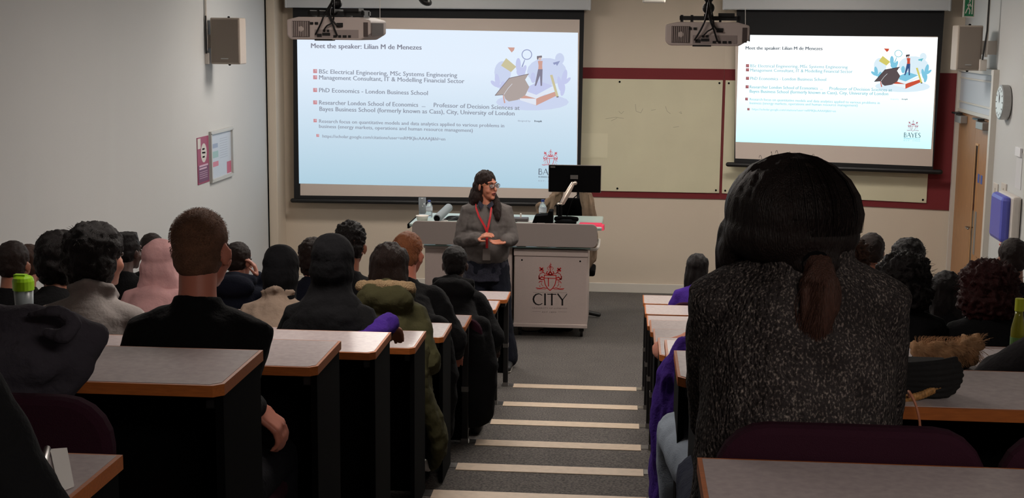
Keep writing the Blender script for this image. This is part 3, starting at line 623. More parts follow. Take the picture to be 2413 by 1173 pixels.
PW1 = Plane2(Vector((RX, RY, 0))+WN*.13, WU, WN); p = onW(2365, 512, .0); a = PW1.px(2330, 556); b = PW1.px(2375, 466); c_ = PW.px(2408, 500); t = empty('towel_dispenser', p, 0, 'blue and white plastic dispenser on the right wall', 'dispenser')
u0, u1 = min(c_.x, a.x), max(c_.x, a.x)
bm = bmesh.new(); obox(bm, PW.w((u0+u1)/2, (a.y+b.y)/2, .04)-p, PW.u*(u1-u0)/2, PW.n*.035, (0, 0, (b.y-a.y)/2)); link('white_body', bm, M_white, t, bevel=.02)
bm = bmesh.new(); obox(bm, PW.w((u0+u1)/2+.01, (a.y+b.y)/2, .105)-p, PW.u*(u1-u0)/2*.8, PW.n*.04, (0, 0, (b.y-a.y)/2*.97)); link('blue_cover', bm, mat('blue plastic', (92, 96, 190), .35), t, bevel=.035)
t, p, u0, u1, z0, z1 = wthing('wall_notice', 2356, 596, 2376, 563, .001, .004, M_white, 'small red striped notice under the blue dispenser', 'notice')
for k_ in range(4): wbox('red_stripe', u0+.01, u1-.01, min(z0, z1)+.02+k_*.03, min(z0, z1)+.033+k_*.03, .004, .005, mat('notice red', (190, 50, 50), .6), t, p)
# notices on the left wall
PLW = Plane2((XW, 0, 0), (0, 1, 0), (1, 0, 0))
def lw(nm, u0, u1, z0, z1, n0, n1, mt, par, o_):
    bm = bmesh.new(); box(bm, (XW+n0-o_[0], u0-o_[1], z0-o_[2]), (XW+n1-o_[0], u1-o_[1], z1-o_[2])); return link(nm, bm, mt, par)
o_ = (XW, 12.03, 1.38); t = empty('wall_poster', o_, 0, 'narrow magenta poster with a white circle on the left wall', 'poster')
lw('poster_sheet', 11.87, 12.2, 1.385, 1.80, .001, .006, mat('poster magenta', (150, 50, 84), .45), t, o_)
lw('lower_panel', 11.885, 12.185, 1.40, 1.55, .006, .007, mat('poster plum', (104, 48, 86), .45), t, o_)
lw('corner_label', 11.875, 11.96, 1.70, 1.79, .006, .0075, M_white, t, o_)
bm = bmesh.new(); PP2 = Plane2((0, 0, 0), (0, 1, 0), (1, 0, 0)); poly2(bm, PP2, circ(.02, .275, .085, 24), .0065); link('white_disc', bm, M_white, t)
bm = bmesh.new(); 
for st in ([(-.02, .31), (.04, .31)], [(-.03, .28), (.06, .275)], [(-.02, .24), (.04, .24)]): stroke(bm, PP2, st, .014, .0075)
link('disc_mark', bm, M_blackm, t)
bm = bmesh.new()
stroke(bm, PP2, [(-.12, .165), (.13, .165)], .016, .0075); stroke(bm, PP2, [(-.12, .14), (.09, .14)], .014, .0075)
for k_ in range(4): stroke(bm, PP2, [(-.12, .11-.018*k_), (.11, .11-.018*k_)], .004, .0075)
link('printed_line', bm, mat('poster pale', (206, 170, 190), .5), t)
o_ = (XW, 12.57, 1.38); t = empty('framed_notice', o_, 0, 'silver framed pale blue notice on the left wall', 'notice')
f0, f1, g0, g1 = 12.24, 12.92, 1.385, 1.81
lw('notice_sheet', f0, f1, g0, g1, .001, .006, mat('notice pale', (186, 194, 206), .35), t, o_)
for a_ in ((f0-.012, f1+.012, g0-.02, g0+.008), (f0-.012, f1+.012, g1-.008, g1+.02), (f0-.014, f0+.012, g0, g1), (f1-.012, f1+.014, g0, g1)): lw('frame_rail', *a_, .002, .026, mat('pale silver frame', (186, 186, 182), .4), t, o_)
lw('pink_block', f0+.05, f0+.25, 1.50, 1.545, .006, .007, mat('notice pink', (196, 120, 140), .5), t, o_); lw('pink_block', f1-.16, f1-.02, 1.40, 1.51, .006, .007, mat('notice rose', (186, 90, 116), .5), t, o_)
lw('teal_block', f0+.05, f0+.25, 1.58, 1.64, .006, .007, mat('notice teal', (150, 184, 184), .5), t, o_); lw('blue_block', f0+.05, f0+.24, 1.67, 1.71, .006, .007, mat('notice blue', (146, 160, 186), .5), t, o_)
bm = bmesh.new()
for k_ in range(9): box(bm, (.006, -.02, .36-.022*k_), (.0068, .22, .364-.022*k_))
link('printed_line', bm, mat('notice grey', (160, 168, 182), .5), t)

# ---------------------------------------------------------------- desks
M_post = mat('dark steel post', (16, 15, 16), .5)
DZ = {1: .005, 2: -.001, 3: .001, 4: -.022, 5: -.015, 6: -.013, 7: -.036, 8: -.018, 9: -.021, 0: 0}
ORD = {9: 'front', 8: 'second', 7: 'third', 6: 'fourth', 5: 'fifth', 4: 'sixth', 3: 'seventh', 2: 'eighth', 1: 'ninth', 0: 'rearmost'}
def desk(k, side):
    n = 10-k; tz = TZ[n-1]; yf = Y1-(n-1)*PP-.016; top = tz+.74+DZ[k]; dd = .335
    if k == 0:
        yf = 2.19 if side < 0 else 2.285; top = 2.045; dd = .42
    if side < 0: x0, x1 = XW+.02, XL
    else: x0, x1 = XR-(.022 if k == 0 else 0), rw(yf-dd)-.03
    lb = 'long grey-topped desk %s of the aisle in the %s row' % ('left' if side < 0 else 'right', ORD[k])
    t = empty('lecture_desk', ((x0+x1)/2, yf, tz), 0, lb, 'desk', 'rows of tiered lecture desks')
    hx = (x1-x0)/2; h = top-tz
    bm = bmesh.new(); e = .008
    P = [(-hx, -dd), (hx-.02, -dd), (hx, -dd+.02), (hx, 0), (-hx, 0)] if side < 0 else [(-hx+.02, -dd), (hx, -dd), (hx, 0), (-hx, 0), (-hx, -dd+.02)]
    c = Vector((0, -dd/2)); 
    o1 = [bm.verts.new((x, y, h-.026)) for x, y in P]; o2 = [bm.verts.new((x, y, h-.001)) for x, y in P]
    i2 = [bm.verts.new((x+(e if x < 0 else -e), y+(e if y < -dd/2 else -e), h-.001)) for x, y in P]; i1 = [bm.verts.new((v.co.x, v.co.y, h-.026)) for v in i2]
    m_ = len(P)
    for i in range(m_):
        j = (i+1) % m_
        for q in ((o1[i], o1[j], o2[j], o2[i]), (o2[i], o2[j], i2[j], i2[i]), (i2[i], i2[j], i1[j], i1[i]), (i1[i], i1[j], o1[j], o1[i])): bm.faces.new(q)
    link('edge_band', bm, M_wood, t)
    bm = bmesh.new(); ci = [(x+(e if x < 0 else -e), y+(e if y < -dd/2 else -e)) for x, y in P]; prism(bm, [(x, y, h-.024) for x, y in ci], (0, 0, .024)); link('tabletop', bm, M_lam, t)
    for sx in (-1, 1):
        bm = bmesh.new(); xx = sx*(hx-.03)
        box(bm, (xx-.018, -.06, 0), (xx+.018, -.022, h-.026)); box(bm, (xx-.016, -dd+.03, h-.06), (xx+.016, -.03, h-.027))
        lg = link('leg', bm, M_post, t, bevel=.003)
        bm = bmesh.new(); box(bm, (xx-.021, -.065, 0), (xx+.021, -.018, .03)); link('leg_bracket', bm, M_chrome, lg); bm = bmesh.new(); box(bm, (xx-.02, -.062, .3), (xx+.02, -.021, .33)); link('leg_bracket', bm, M_chrome, lg)
    if k <= 5:
        for sx in (-1, 1): bm = bmesh.new(); xx = sx*(hx-.012); box(bm, (xx-.009, -dd+.02, .01), (xx+.009, -.016, h-.028)); link('side_panel', bm, M_blackm, t)
    bm = bmesh.new(); box(bm, (-hx+.05, -.045, .015 if k < 9 else .1), (hx-.05, -.028, h-.03)); link('modesty_panel', bm, M_blackm, t)
    return t
for k in range(0, 10):
    for side in (-1, 1): desk(k, side)

# ---------------------------------------------------------------- chairs
def rrect(w_, h_, r, n=5):
    out = []
    for cx, cz, a0 in ((w_/2-r, h_-r, 0), (-w_/2+r, h_-r, 90), (-w_/2+r*.5, r*.5, 180), (w_/2-r*.5, r*.5, 270)):
        rr = r if a0 < 180 else r*.5
        for i in range(n+1): a = R(a0+90*i/n); out.append((cx+rr*math.cos(a), cz+rr*math.sin(a)))
    return out
def chair(loc, label, group='maroon lecture seats', wd=.49):
    t = empty('lecture_chair', loc, 0, label, 'chair', group)
    bm = bmesh.new(); ps = rrect(wd, .36, .09); prism(bm, [(x, -.205, .47+z) for x, z in ps], (0, .045, 0)); link('backrest', bm, M_maroon, t, bevel=.014)
    bm = bmesh.new(); box(bm, (-wd/2+.015, -.18, .40), (wd/2-.015, .22, .445)); link('seat', bm, M_maroon, t, bevel=.015)
    bm = bmesh.new(); tube(bm, [(0, 0, .02), (0, 0, .4)], .03, seg=10, round_ends=False); tube(bm, [(0, -.05, .38), (0, -.225, .42), (0, -.23, .6)], .018, seg=8); link('pedestal', bm, M_black, t, smooth=True)
    bm = bmesh.new(); lathe(bm, [(.12, 0), (.12, .012), (.04, .022)], (0, 0, 0), 16); link('base_plate', bm, M_black, t)
    return t

# ---------------------------------------------------------------- people
SK = {'light': (176, 118, 98), 'pink': (206, 128, 106), 'tan': (150, 96, 74), 'dark': (70, 44, 36)}
def skin(k): return mat('skin '+k, SK[k], .5, bump=(120, .05))
def hairm(nm, rgb): 
    return mat('hair '+nm, rgb, .5, spec=.25, bump=(60, .55), var=(60, .35), aniso=(8, 8, 1.2))
def cloth(nm, rgb, b=.3, sc=90): return mat('cloth '+nm, rgb, .92, bump=(sc, b), var=(9, .12), sheen=0, spec=.2)
def head_prims(bm, c, M, s=1.0):
    def e(p, r, rot=None): ell(bm, c+M@(Vector(p)*s), [v*s for v in r], M@rot if rot else M)
    e((0, -.012, .035), (.074, .092, .082)); e((0, .028, -.03), (.057, .062, .085)); e((0, .042, -.078), (.04, .042, .034))
    tube(bm, [c+M@(Vector(p)*s) for p in ((0, .086, .012), (0, .1, -.012), (0, .106, -.032))], [.006*s, .0085*s, .0115*s], seg=10)
    e((0, .072, .028), (.05, .02, .012)); e((0, .087, -.062), (.022, .010, .009)); e((0, .066, -.100), (.022, .02, .018))
    for q in (-1, 1):
        e((.034*q, .055, -.036), (.026, .025, .028)); e((.077*q, -.008, -.012), (.008, .02, .031), Euler((R(-12), 0, R(-22*q))).to_matrix())
def hand_prims(bm, wr, d, nrm, side, curl=.5, s=1.0):
    """wr wrist point, d pointing direction, nrm back-of-hand normal, side +1/-1 = which side the thumb leaves"""
    d = Vector(d).normalized(); nrm = Vector(nrm); nrm = (nrm-d*nrm.dot(d)).normalized(); x = d.cross(nrm)*side; wr = Vector(wr)
    kn = wr+d*.085*s
    for q in (-.028, -.010, .010, .028): tube(bm, [wr+x*q*.6*s, kn+x*q*s], [.013*s, .0115*s], seg=8)
    for i, (q, l) in enumerate(((.030, .070), (.010, .078), (-.010, .072), (-.029, .058))):
        p = kn+x*q*s; a = curl*.55+.12*i*curl; pts = [p-d*.01]; dd = d.copy()
        for k, f in enumerate((.45, .32, .23)):
            a2 = curl*(.5+.45*k)+.06*i
            dd = (d*math.cos(a2)-nrm*math.sin(a2)+x*(q*1.2)).normalized(); p = p+dd*l*f*s; pts.append(p)
        tube(bm, pts, [.0095*s, .009*s, .008*s, .007*s], seg=8)
    b = wr+d*.022*s+x*.026*s; p1 = b+(d*.6+x*.8-nrm*.3).normalized()*.036*s; p2 = p1+(d*.85+x*.35-nrm*.4*curl).normalized()*.03*s; p3 = p2+(d*.95+x*.05-nrm*.5*curl).normalized()*.024*s
    tube(bm, [b-x*.02*s, b, p1, p2, p3], [.014*s, .014*s, .0115*s, .010*s, .008*s], seg=8)
def strands(parent, mt, gen, n, name='loose_hair', rad=.0009):
    bm = bmesh.new()
    for i in range(n):
        pts = gen(i)
        tube(bm, pts, [rad]*(len(pts)-1)+[rad*.4], seg=3, round_ends=False)
    return link(name, bm, mt, parent)
def hair(kind, hc, M, s, mt, root, vox, vol=1.0, cm=None):
    bm = bmesh.new()
    def P(p): return hc+M@(Vector(p)*s)
    def e(p, r): ell(bm, P(p), [v*s for v in r], M)
    nz = (.004, 40)
    if kind == 'buzz': e((0, -.018, .04), (.0775, .092, .082)); e((0, -.03, -.01), (.070, .078, .075)); nz = (.0015, 90)
    elif kind == 'short': e((0, -.017, .045), (.083*vol, .096, .086)); e((0, -.035, .0), (.074*vol, .078, .075)); nz = (.005, 55)
    elif kind == 'spiky': e((0, -.012, .052), (.082*vol, .098, .088)); e((0, -.035, .0), (.073, .078, .075)); nz = (.012, 60)
    elif kind == 'flat': e((0, -.017, .04), (.084, .096, .082)); e((0, -.035, -.0), (.078, .08, .08)); box_pts = None; tube(bm, [P((0, -.015, .05)), P((0, -.015, .125))], [(.08*s, .09*s), (.066*s, .078*s)], ref=M@Vector((1, 0, 0)), seg=14, round_ends=False); nz = (.004, 60)
    elif kind == 'bushy': e((0, -.03, .045), (.098*vol, .11, .09)); e((0, -.05, -.01), (.098*vol, .09, .09)); e((0, -.05, -.065), (.08*vol, .07, .055)); nz = (.010, 40)
    elif kind == 'curly': e((0, -.04, .035), (.125*vol, .12, .1)); e((0, -.06, -.06), (.135*vol, .11, .12)); nz = (.022, 48)
    elif kind == 'long':
        e((0, -.02, .04), (.088*vol, .1, .088)); tube(bm, [P((0, -.03, .02)), P((0, -.055, -.07)), P((0, -.075, -.16)), P((.02, -.085, -.25))], [(.088*vol*s, .085*s), (.092*vol*s, .07*s), (.09*vol*s, .05*s), (.06*vol*s, .03*s)], ref=M@Vector((1, 0, 0)), seg=16); nz = (.01, 30, (1, 1, .25))
    elif kind == 'hijab':
        e((0, -.012, .035), (.094, .11, .1)); e((0, -.035, -.03), (.095, .1, .11)); tube(bm, [P((0, -.03, -.03)), P((0, -.04, -.12)), P((0, -.05, -.2)), P((0, -.05, -.26))], [(.092*s, .095*s), (.085*s, .085*s), (.12*vol*s, .1*s), (.15*vol*s, .1*s)], ref=M@Vector((1, 0, 0)), seg=18); nz = (.007, 14)
        if vol > 1.2: tube(bm, [P((0, -.05, -.12)), P((0, -.08, -.22)), P((.0, -.1, -.34)), P((0, -.1, -.5))], [(.1*s, .09*s), (.18*s, .14*s), (.23*s, .16*s), (.24*s, .16*s)], ref=M@Vector((1, 0, 0)), seg=20)
    elif kind == 'hood':
        e((0, -.02, .03), (.105, .125, .11)); e((0, -.05, -.05), (.11, .11, .12)); tube(bm, [P((0, -.05, -.06)), P((0, -.06, -.22))], [(.11*s, .1*s), (.15*s, .1*s)], ref=M@Vector((1, 0, 0)), seg=16); nz = (.008, 12)
    elif kind == 'tail':
        e((0, -.02, .04), (.086, .098, .086)); e((0, -.035, -.01), (.078, .08, .08)); tube(bm, smoothpts([P((0, -.1, .03)), P((0, -.15, -.02)), P((0, -.14, -.14)), P((0.01, -.12, -.26))], 3), [.022*s+.012*s*math.sin(math.pi*i/9) for i in range(10)], seg=10); nz = (.006, 40, (1, 1, .3))
    if kind in ('curly', 'bushy', 'spiky', 'long'):
        n_ = {'curly': 420, 'bushy': 160, 'spiky': 160, 'long': 90}[kind]; rr = random.Random(int(hc.z*9999)); R0 = {'curly': (.122*vol, .118, .12), 'bushy': (.095*vol, .105, .088), 'spiky': (.08, .095, .088), 'long': (.086, .098, .086)}[kind]
        cz = {'curly': -.0, 'bushy': .04, 'spiky': .052, 'long': .04}[kind]
        def gg(i):
            a = rr.uniform(0, 2*math.pi); b_ = math.asin(rr.uniform(-.4 if kind == 'curly' else 0, 1)); d = Vector((math.cos(a)*math.cos(b_), math.sin(a)*math.cos(b_), math.sin(b_)))
            if d.y > .45: d.y *= -.8
            q = Vector((d.x*R0[0], -.035+d.y*R0[1], cz+d.z*R0[2])); w1 = Vector((rr.uniform(-1, 1), rr.uniform(-1, 1), rr.uniform(-1, .6))); L_ = .035 if kind == 'curly' else .014
            return [P(q*.98+d*L_*t*.7+w1*L_*(.8*t*t)+Vector((math.sin(9*t), math.cos(9*t), 0))*(.004 if kind == 'curly' else .001)) for t in (0, .25, .5, .75, 1)]
        strands(root, mt, gg, n_, rad=.0009)
    return fuse('headscarf' if kind == 'hijab' else 'hood' if kind == 'hood' else 'hair', bm, mt, root, vox, 2, nz)
def person(label, X, Y, Z, s=1.0, rz=0, lean=8, side=0, hyaw=0, hpitch=0, sk='light', hk='short', hm=None, top=None, legs=None, vox=.013, arms=None, vol=1.0, sh=1.0, extras=(), feet=True, name='person', curl=.7, fold=.006, headc=(0, .03, 1.2)):
    root = empty(name, (X, Y, Z), R(rz), label, 'person'); root.scale = (s, s, s)
    Lm = Matrix.Rotation(R(-lean), 3, 'X') @ Matrix.Rotation(R(side), 3, 'Y'); hip = Vector((0, 0, .5))
    def U(p): return hip+Lm@(Vector(p)-hip)
    hc0 = U(headc); hM = Matrix.Rotation(R(hyaw), 3, 'Z')@Matrix.Rotation(R(-hpitch), 3, 'X')
    A = {'elL': (-.215, .12, .78), 'elR': (.215, .12, .78), 'wrL': (-.11, .34, .79), 'wrR': (.11, .34, .79)}; A.update(arms or {})
    shL, shR = U((-.142*sh, .0, .965)), U((.142*sh, .0, .965)); lp = dict(hipL=(-.09, .02, .50), hipR=(.09, .02, .50), knL=(-.12, .42, .50), knR=(.12, .42, .50), anL=(-.12, .40, .09), anR=(.12, .40, .09))
    lp.update({k: v for k, v in (arms or {}).items() if k in lp})
    def body(bm, g, part):
        if part in ('all', 'torso'):
            tube(bm, [U(p) for p in ((0, 0, .47), (0, -.01, .62), (0, -.01, .78), (0, -.015, .90), (0, -.015, .97), (0, -.012, 1.01), (0, -.01, 1.035), (0, -.006, 1.075))], [(.165+g, .125+g), (.145+g, .11+g), (.15*sh+g, .115+g), (.155*sh+g, .11+g), (.142*sh+g, .085+g), (.11*sh+g, .068+g), (.066+g, .058+g), (.054+g*.7, .052+g*.7)], seg=20, round_ends=g < 0)
            for S_, E_, W_ in ((shL, A['elL'], A['wrL']), (shR, A['elR'], A['wrR'])):
                E_, W_ = Vector(E_), Vector(W_)
                tube(bm, [U((0, -.01, .99)).lerp(S_, .55), S_, S_.lerp(E_, .5), E_, E_.lerp(W_, .5), W_], [.058+g, .052+g, .047+g, .041+g, .036+g, .026+g], seg=12)
        if part in ('all', 'legs'):
            tube(bm, [(0, 0, .5), (0, .0, .56)], [(.165+g, .13+g), (.15+g, .12+g)], seg=16)
            for q in 'LR':
                H_, K_, N_ = Vector(lp['hip'+q]), Vector(lp['kn'+q]), Vector(lp['an'+q])
                tube(bm, [H_, H_.lerp(K_, .5), K_, K_.lerp(N_, .35), N_], [.085+g, .075+g, .057+g, .055+g, .036+g], seg=12)
    bm = bmesh.new(); body(bm, -.006, 'all')
    nb = U((0, -.015, 1.02)); tube(bm, [nb, nb.lerp(hc0+hM@Vector((0, -.03, -.05)), .5), hc0+hM@Vector((0, -.03, -.04))], [.06, .053, .053], seg=14)
    head_prims(bm, hc0, hM)
    for q, sd in (('L', 1), ('R', -1)):
        E_, W_ = Vector(A['el'+q]), Vector(A['wr'+q]); d = (W_-E_).normalized(); nn = Vector(A.get('hn'+q, (0, 0, 1)))
        if 'hd'+q in A: d = Vector(A['hd'+q]).normalized()
        hand_prims(bm, W_, d, nn, sd, A.get('hc', curl), A.get('hs', 1.0))
        fz = Vector(lp['an'+q]); tube(bm, [fz+Vector((0, -.02, -.04)), fz+Vector((0, .14, -.06))], [.035, .025], seg=10)
    bd = fuse('body', bm, skin(sk), root, min(vox, .0085), 1)
    bm = bmesh.new(); body(bm, .016, 'torso')
    for ex in extras:
        if ex == 'hood': ell(bm, U((0, -.115, 1.03)), (.15, .07, .085), Matrix.Rotation(R(20), 3, 'X')); tube(bm, [U(p) for p in ((-.1, .03, 1.06), (-.11, -.05, 1.08), (0, -.1, 1.1), (.11, -.05, 1.08), (.1, .03, 1.06))], .035, seg=8)
        if ex == 'collar': tube(bm, [U(p) for p in ((-.06, .05, 1.06), (-.075, -.03, 1.085), (0, -.075, 1.1), (.075, -.03, 1.085), (.06, .05, 1.06))], [.02]*5, seg=8)
        if ex == 'puffer':
            ell(bm, U((0, -.03, .83)), (.2, .16, .2)); 
            for S_, E_ in ((shL, A['elL']), (shR, A['elR'])): tube(bm, [S_, Vector(E_)], [.078, .07], seg=12)
        if ex == 'bulky': tube(bm, [U(p) for p in ((0, -.02, .5), (0, -.03, .75), (0, -.03, .9), (0, -.03, .95))], [(.2*sh, .16), (.19*sh, .15), (.18*sh, .12), (.15*sh, .1)], seg=16)
        if ex == 'knit': tube(bm, [(-.10, -.02, .66), (-.17, -.07, .5), (-.215, -.10, .34), (-.225, -.1, .26)], [.06, .06, .055, .05], seg=12)
        if ex == 'turtle': tube(bm, [U((.066*math.cos(a), .0+.064*math.sin(a), 1.06)) for a in [i*math.pi/7 for i in range(14)]], .032, seg=10, closed=True)
        if ex == 'drape': tube(bm, [(0, -.22, .25), (0, -.235, .55), (0, -.225, .8), U((0, -.1, .93))], [(.25, .05), (.26, .06), (.24, .06), (.16, .07)], seg=16); tube(bm, [(.22, -.2, .3), (.24, -.18, .6), (.2, -.12, .85)], [.07, .08, .06], seg=12)
    fuse('sweater' if 'knit' in extras else 'jacket', bm, top, root, vox, 3, (fold, 11))
    bm = bmesh.new(); body(bm, .012, 'legs'); fuse('trousers', bm, legs or cloth('dark trousers', (20, 20, 26)), root, max(vox, .012), 2, (.004, 14))
    if feet:
        for q in 'LR':
            fz = Vector(lp['an'+q]); bm = bmesh.new(); tube(bm, [fz+Vector((0, -.03, -.045)), fz+Vector((0, .08, -.045)), fz+Vector((0, .17, -.055))], [(.042, .045), (.045, .04), (.036, .03)], seg=12)
            link('shoe', bm, mat('dark shoe', (18, 16, 16), .5), root, smooth=True)
    for q in (-1, 1):
        bm = bmesh.new(); ell(bm, hc0+hM@Vector((.031*q, .077, .004)), (.012, .012, .009), hM, 10, 6); link('eye', bm, mat('eye', (60, 48, 44), .2), root, smooth=True)
    if hk: hair(hk, hc0, hM, 1.0, hm, root, min(vox, .009), vol)
    root['hc'] = 0; del root['hc']
    return root, hc0, hM, U

H_black = hairm('black', (20, 15, 15)); H_dark = hairm('very dark brown', (34, 22, 18)); H_brown = hairm('brown', (64, 40, 28)); H_ging = hairm('ginger', (150, 94, 62)); H_red = hairm('dark auburn', (54, 20, 20))
H_buzz = mat('hair cropped brown', (116, 80, 60), .8, bump=(260, .6), var=(22, .3)); C_hij = cloth('black scarf', (12, 12, 15), .2); 
def seat_at(px, py, row):
    Yh = Y1-(row-1)*PP-.016-.36-.25; p = atY(px, py, Yh); return p.x, Yh-.03, TZ[row-1], (p.z-TZ[row-1])/1.315
def sit(label, px, py, row, s=None, **k):
    X, Y, Z, ss = seat_at(px, py, row); lean = k.pop('lean', 10); s = s or max(.84, min(1.05, ss+.01))
    r = person(label, X, Y, Z, s=s, lean=lean, **k)
    chair((X, Y, Z), 'chair under '+label, wd=.40)
    return r
PEOPLE = []
blk = cloth('black', (13, 13, 15)); navy = cloth('navy', (20, 24, 38)); grey = cloth('marl grey', (150, 143, 140), .2)
beige = cloth('beige coat', (160, 140, 124), .5, 40); olive = cloth('olive parka', (72, 70, 46), .4, 40); purple = cloth('purple fleece', (62, 34, 122), .3); pinkh = cloth('pink hoodie', (216, 168, 168), .2); salmon = cloth('salmon top', (214, 150, 130), .2)
char = cloth('charcoal fleece', (66, 62, 70), .3); 
# left block
r1 = sit('person with cropped brown hair in a black jumper', 457, 508, 8, sk='pink', hk='buzz', hm=H_buzz, top=blk, vox=.009, hyaw=-10, lean=6, sh=1.04,
    arms={'elR': (.12, -.12, .78), 'wrR': (.135, .10, .745), 'hnR': (.6, -.15, .75), 'hdR': (.78, .1, -.62), 'hs': 1.12, 'hc': 1.15, 'elL': (-.235, .1, .78)})
def crop_hair(rt, mt, n, L_=.007, rad=.0005):
    root, hc0, hM, U = rt; rr = random.Random(4)
    def gb(i):
        a = rr.uniform(0, 2*math.pi); zz = rr.uniform(-.35, 1); b_ = math.asin(zz); d = Vector((math.cos(a)*math.cos(b_), math.sin(a)*math.cos(b_), zz))
        if d.y > .4: d.y *= -1
        q = Vector((d.x*.079, -.018+d.y*.093, .04+d.z*.083)) if zz > -.1 else Vector((d.x*.074, -.028+d.y*.082, .03+d.z*.12)); n_ = (d+Vector((rr.uniform(-.5, .5), rr.uniform(-.5, .5), -.5))).normalized()
        return [hc0+hM@(q*.985), hc0+hM@(q*.985+n_*L_)]
    strands(root, mt, gb, n, 'cropped_hair', rad)
crop_hair(r1, mat('hair short brown', (118, 84, 66), .6, var=(40, .3)), 2600, .005)
sit('person with bushy black hair in a pale grey sweatshirt looking right', 188, 538, 7, sk='light', hk='bushy', hm=H_black, top=grey, vox=.011, hyaw=-24, lean=14, vol=1.1, extras=('collar',))
sit('person with thick black hair behind the grey sweatshirt wearer', 104, 556, 6, sk='tan', hk='bushy', hm=H_black, top=blk, lean=14)
sit('person with flat-top black hair and dark jacket near the left wall', 284, 557, 3, sk='dark', hk='flat', hm=H_black, top=blk, hyaw=-25, lean=10)
sit('person with dark hair in the second row, furthest forward on the left', 345, 558, 2, sk='tan', hk='short', hm=H_dark, top=blk)
sit('person hunched in a pale pink hooded top', 350, 590, 4, s=.92, sk='tan', hk='hood', hm=pinkh, top=pinkh, lean=18, extras=('bulky',))
sit('person in a navy coat resting a hand on the face', 551, 580, 3, sk='light', hk='short', hm=H_dark, top=navy, hyaw=-20, arms={'elR': (.24, .26, .82), 'wrR': (.13, .14, 1.08), 'hdR': (-.3, -.1, 1), 'hnR': (1, .2, 0)}, extras=('hood',))
sit('person in a black headscarf and beige coat', 646, 590, 5, sk='tan', hk='hijab', hm=C_hij, top=beige, lean=12, vol=.7, extras=('collar',), fold=.012)
rI = sit('person in a long black headscarf with purple sleeves', 768, 612, 6, s=.92, sk='tan', hk='hijab', hm=C_hij, top=blk, vox=.011, lean=12, vol=1.35, arms={'elR': (.20, -.02, .84), 'wrR': (.24, .12, .93), 'hdR': (.2, .7, -.35)})
sit('person with rounded dark hair and navy top in the third row', 730, 570, 3, sk='light', hk='bushy', hm=H_dark, top=navy, vol=.95)
sit('person with spiky black hair in a dark jacket', 815, 536, 4, sk='tan', hk='spiky', hm=H_black, top=blk)
bm = bmesh.new(); tube(bm, [(.15, -.04, .88), (.19, -.02, .88), (.22, .05, .915), (.25, .11, .94)], [.055, .058, .055, .045], seg=14); fuse('sleeve', bm, purple, rI[0], .009, 3, (.008, 20))
rL = sit('person with long dark hair in an olive parka with fleece collar', 905, 581, 5, sk='tan', hk='long', hm=H_dark, top=olive, vox=.010, lean=14, extras=('bulky', 'hood'), vol=1.1, arms={'elR': (.225, .0, .74), 'wrR': (.2, .22, .66), 'hdR': (-.3, .6, -.3)}, fold=.012)
rM = sit('person with ginger hair in a black padded jacket', 953, 556, 4, sk='pink', hk='short', hm=H_ging, top=blk, lean=12, hyaw=-14, extras=('puffer', 'drape'), fold=.012, arms={'elR': (.27, .02, .74), 'wrR': (.25, .26, .62)}, vol=.95)
crop_hair(rM, mat('hair short ginger', (170, 108, 72), .6, var=(40, .3)), 1200, .010, .0009)
sit('person in a black hooded padded coat nearest the speaker', 1066, 588, 3, sk='dark', hk='short', hm=H_black, top=blk, lean=12, extras=('puffer', 'hood', 'drape'), fold=.01, arms={'elR': (.27, .0, .74), 'wrR': (.25, .26, .62)})
sit('person with dark hair cut off by the left edge', 8, 580, 5, sk='tan', hk='short', hm=H_dark, top=blk)
sit('person with brown hair behind the green-lidded bottle', 50, 615, 4, s=.88, sk='light', hk='short', hm=H_brown, top=blk)
# olive parka extras
root, hc0, hM, U = rL
bm = bmesh.new(); tube(bm, [U(p) for p in ((-.11, .02, 1.09), (-.125, -.08, 1.095), (0, -.155, 1.095), (.125, -.08, 1.095), (.11, .02, 1.09))], .03, seg=10); fuse('fleece_collar', bm, cloth('sherpa', (172, 146, 112), .8, 140), root, .01, 1, (.006, 50))
bm = bmesh.new(); tube(bm, smoothpts([(.2, .0, .8), (.21, -.02, .58), (.27, .02, .34), (.23, .08, .2)], 4), [(.035, .07), (.035, .07), (.035, .08), (.035, .08), (.04, .09), (.045, .09), (.05, .09), (.05, .09), (.05, .09), (.045, .09), (.04, .08), (.035, .07), (.025, .05)], seg=12); fuse('coat_hem', bm, olive, root, .01, 2, (.010, 18))
bm = bmesh.new(); ell(bm, (.19, .06, .2), (.05, .03, .028), Euler((0, .5, 0)).to_matrix()); link('white_cuff', bm, M_white, root, smooth=True)
# right block
rP = sit('person with long black hair, red hair tie and purple top', 1648, 604, 1, sk='tan', hk='long', hm=H_black, top=purple, lean=14, hyaw=-15, vol=1.05)
root, hc0, hM, U = rP; bm = bmesh.new(); tube(bm, [hc0+Vector((-.075+.016*math.cos(a), -.09, -.2+.016*math.sin(a))) for a in [i*math.pi/5 for i in range(10)]], .007, seg=6, closed=True); link('hair_tie', bm, mat('red tie', (200, 20, 40), .5), root, smooth=True)
sit('person in a salmon top leaning towards the aisle', 1768, 640, 5, s=.86, sk='pink', hk='long', hm=H_brown, top=salmon, arms={'elL': (-.44, .12, .86), 'wrL': (-.2, .34, .84)})
q_ = seat_at(1835, 500, 8); KXJ = (atY(1596, 975, q_[1]+.55).x-q_[0])/.95
rJ = sit('person in pale blue jeans with one knee in the aisle', 1835, 500, 8, s=.95, sk='light', hk='short', hm=H_dark, top=blk, legs=cloth('pale denim', (150, 162, 176), .2, 200), sh=.95,
    arms={'elL': (-.14, .16, .80), 'knL': (KXJ, .58, .545), 'anL': (KXJ+.03, .50, .09), 'hipL': (-.1, .05, .5), 'knR': (-.02, .5, .5), 'anR': (0, .44, .09)})
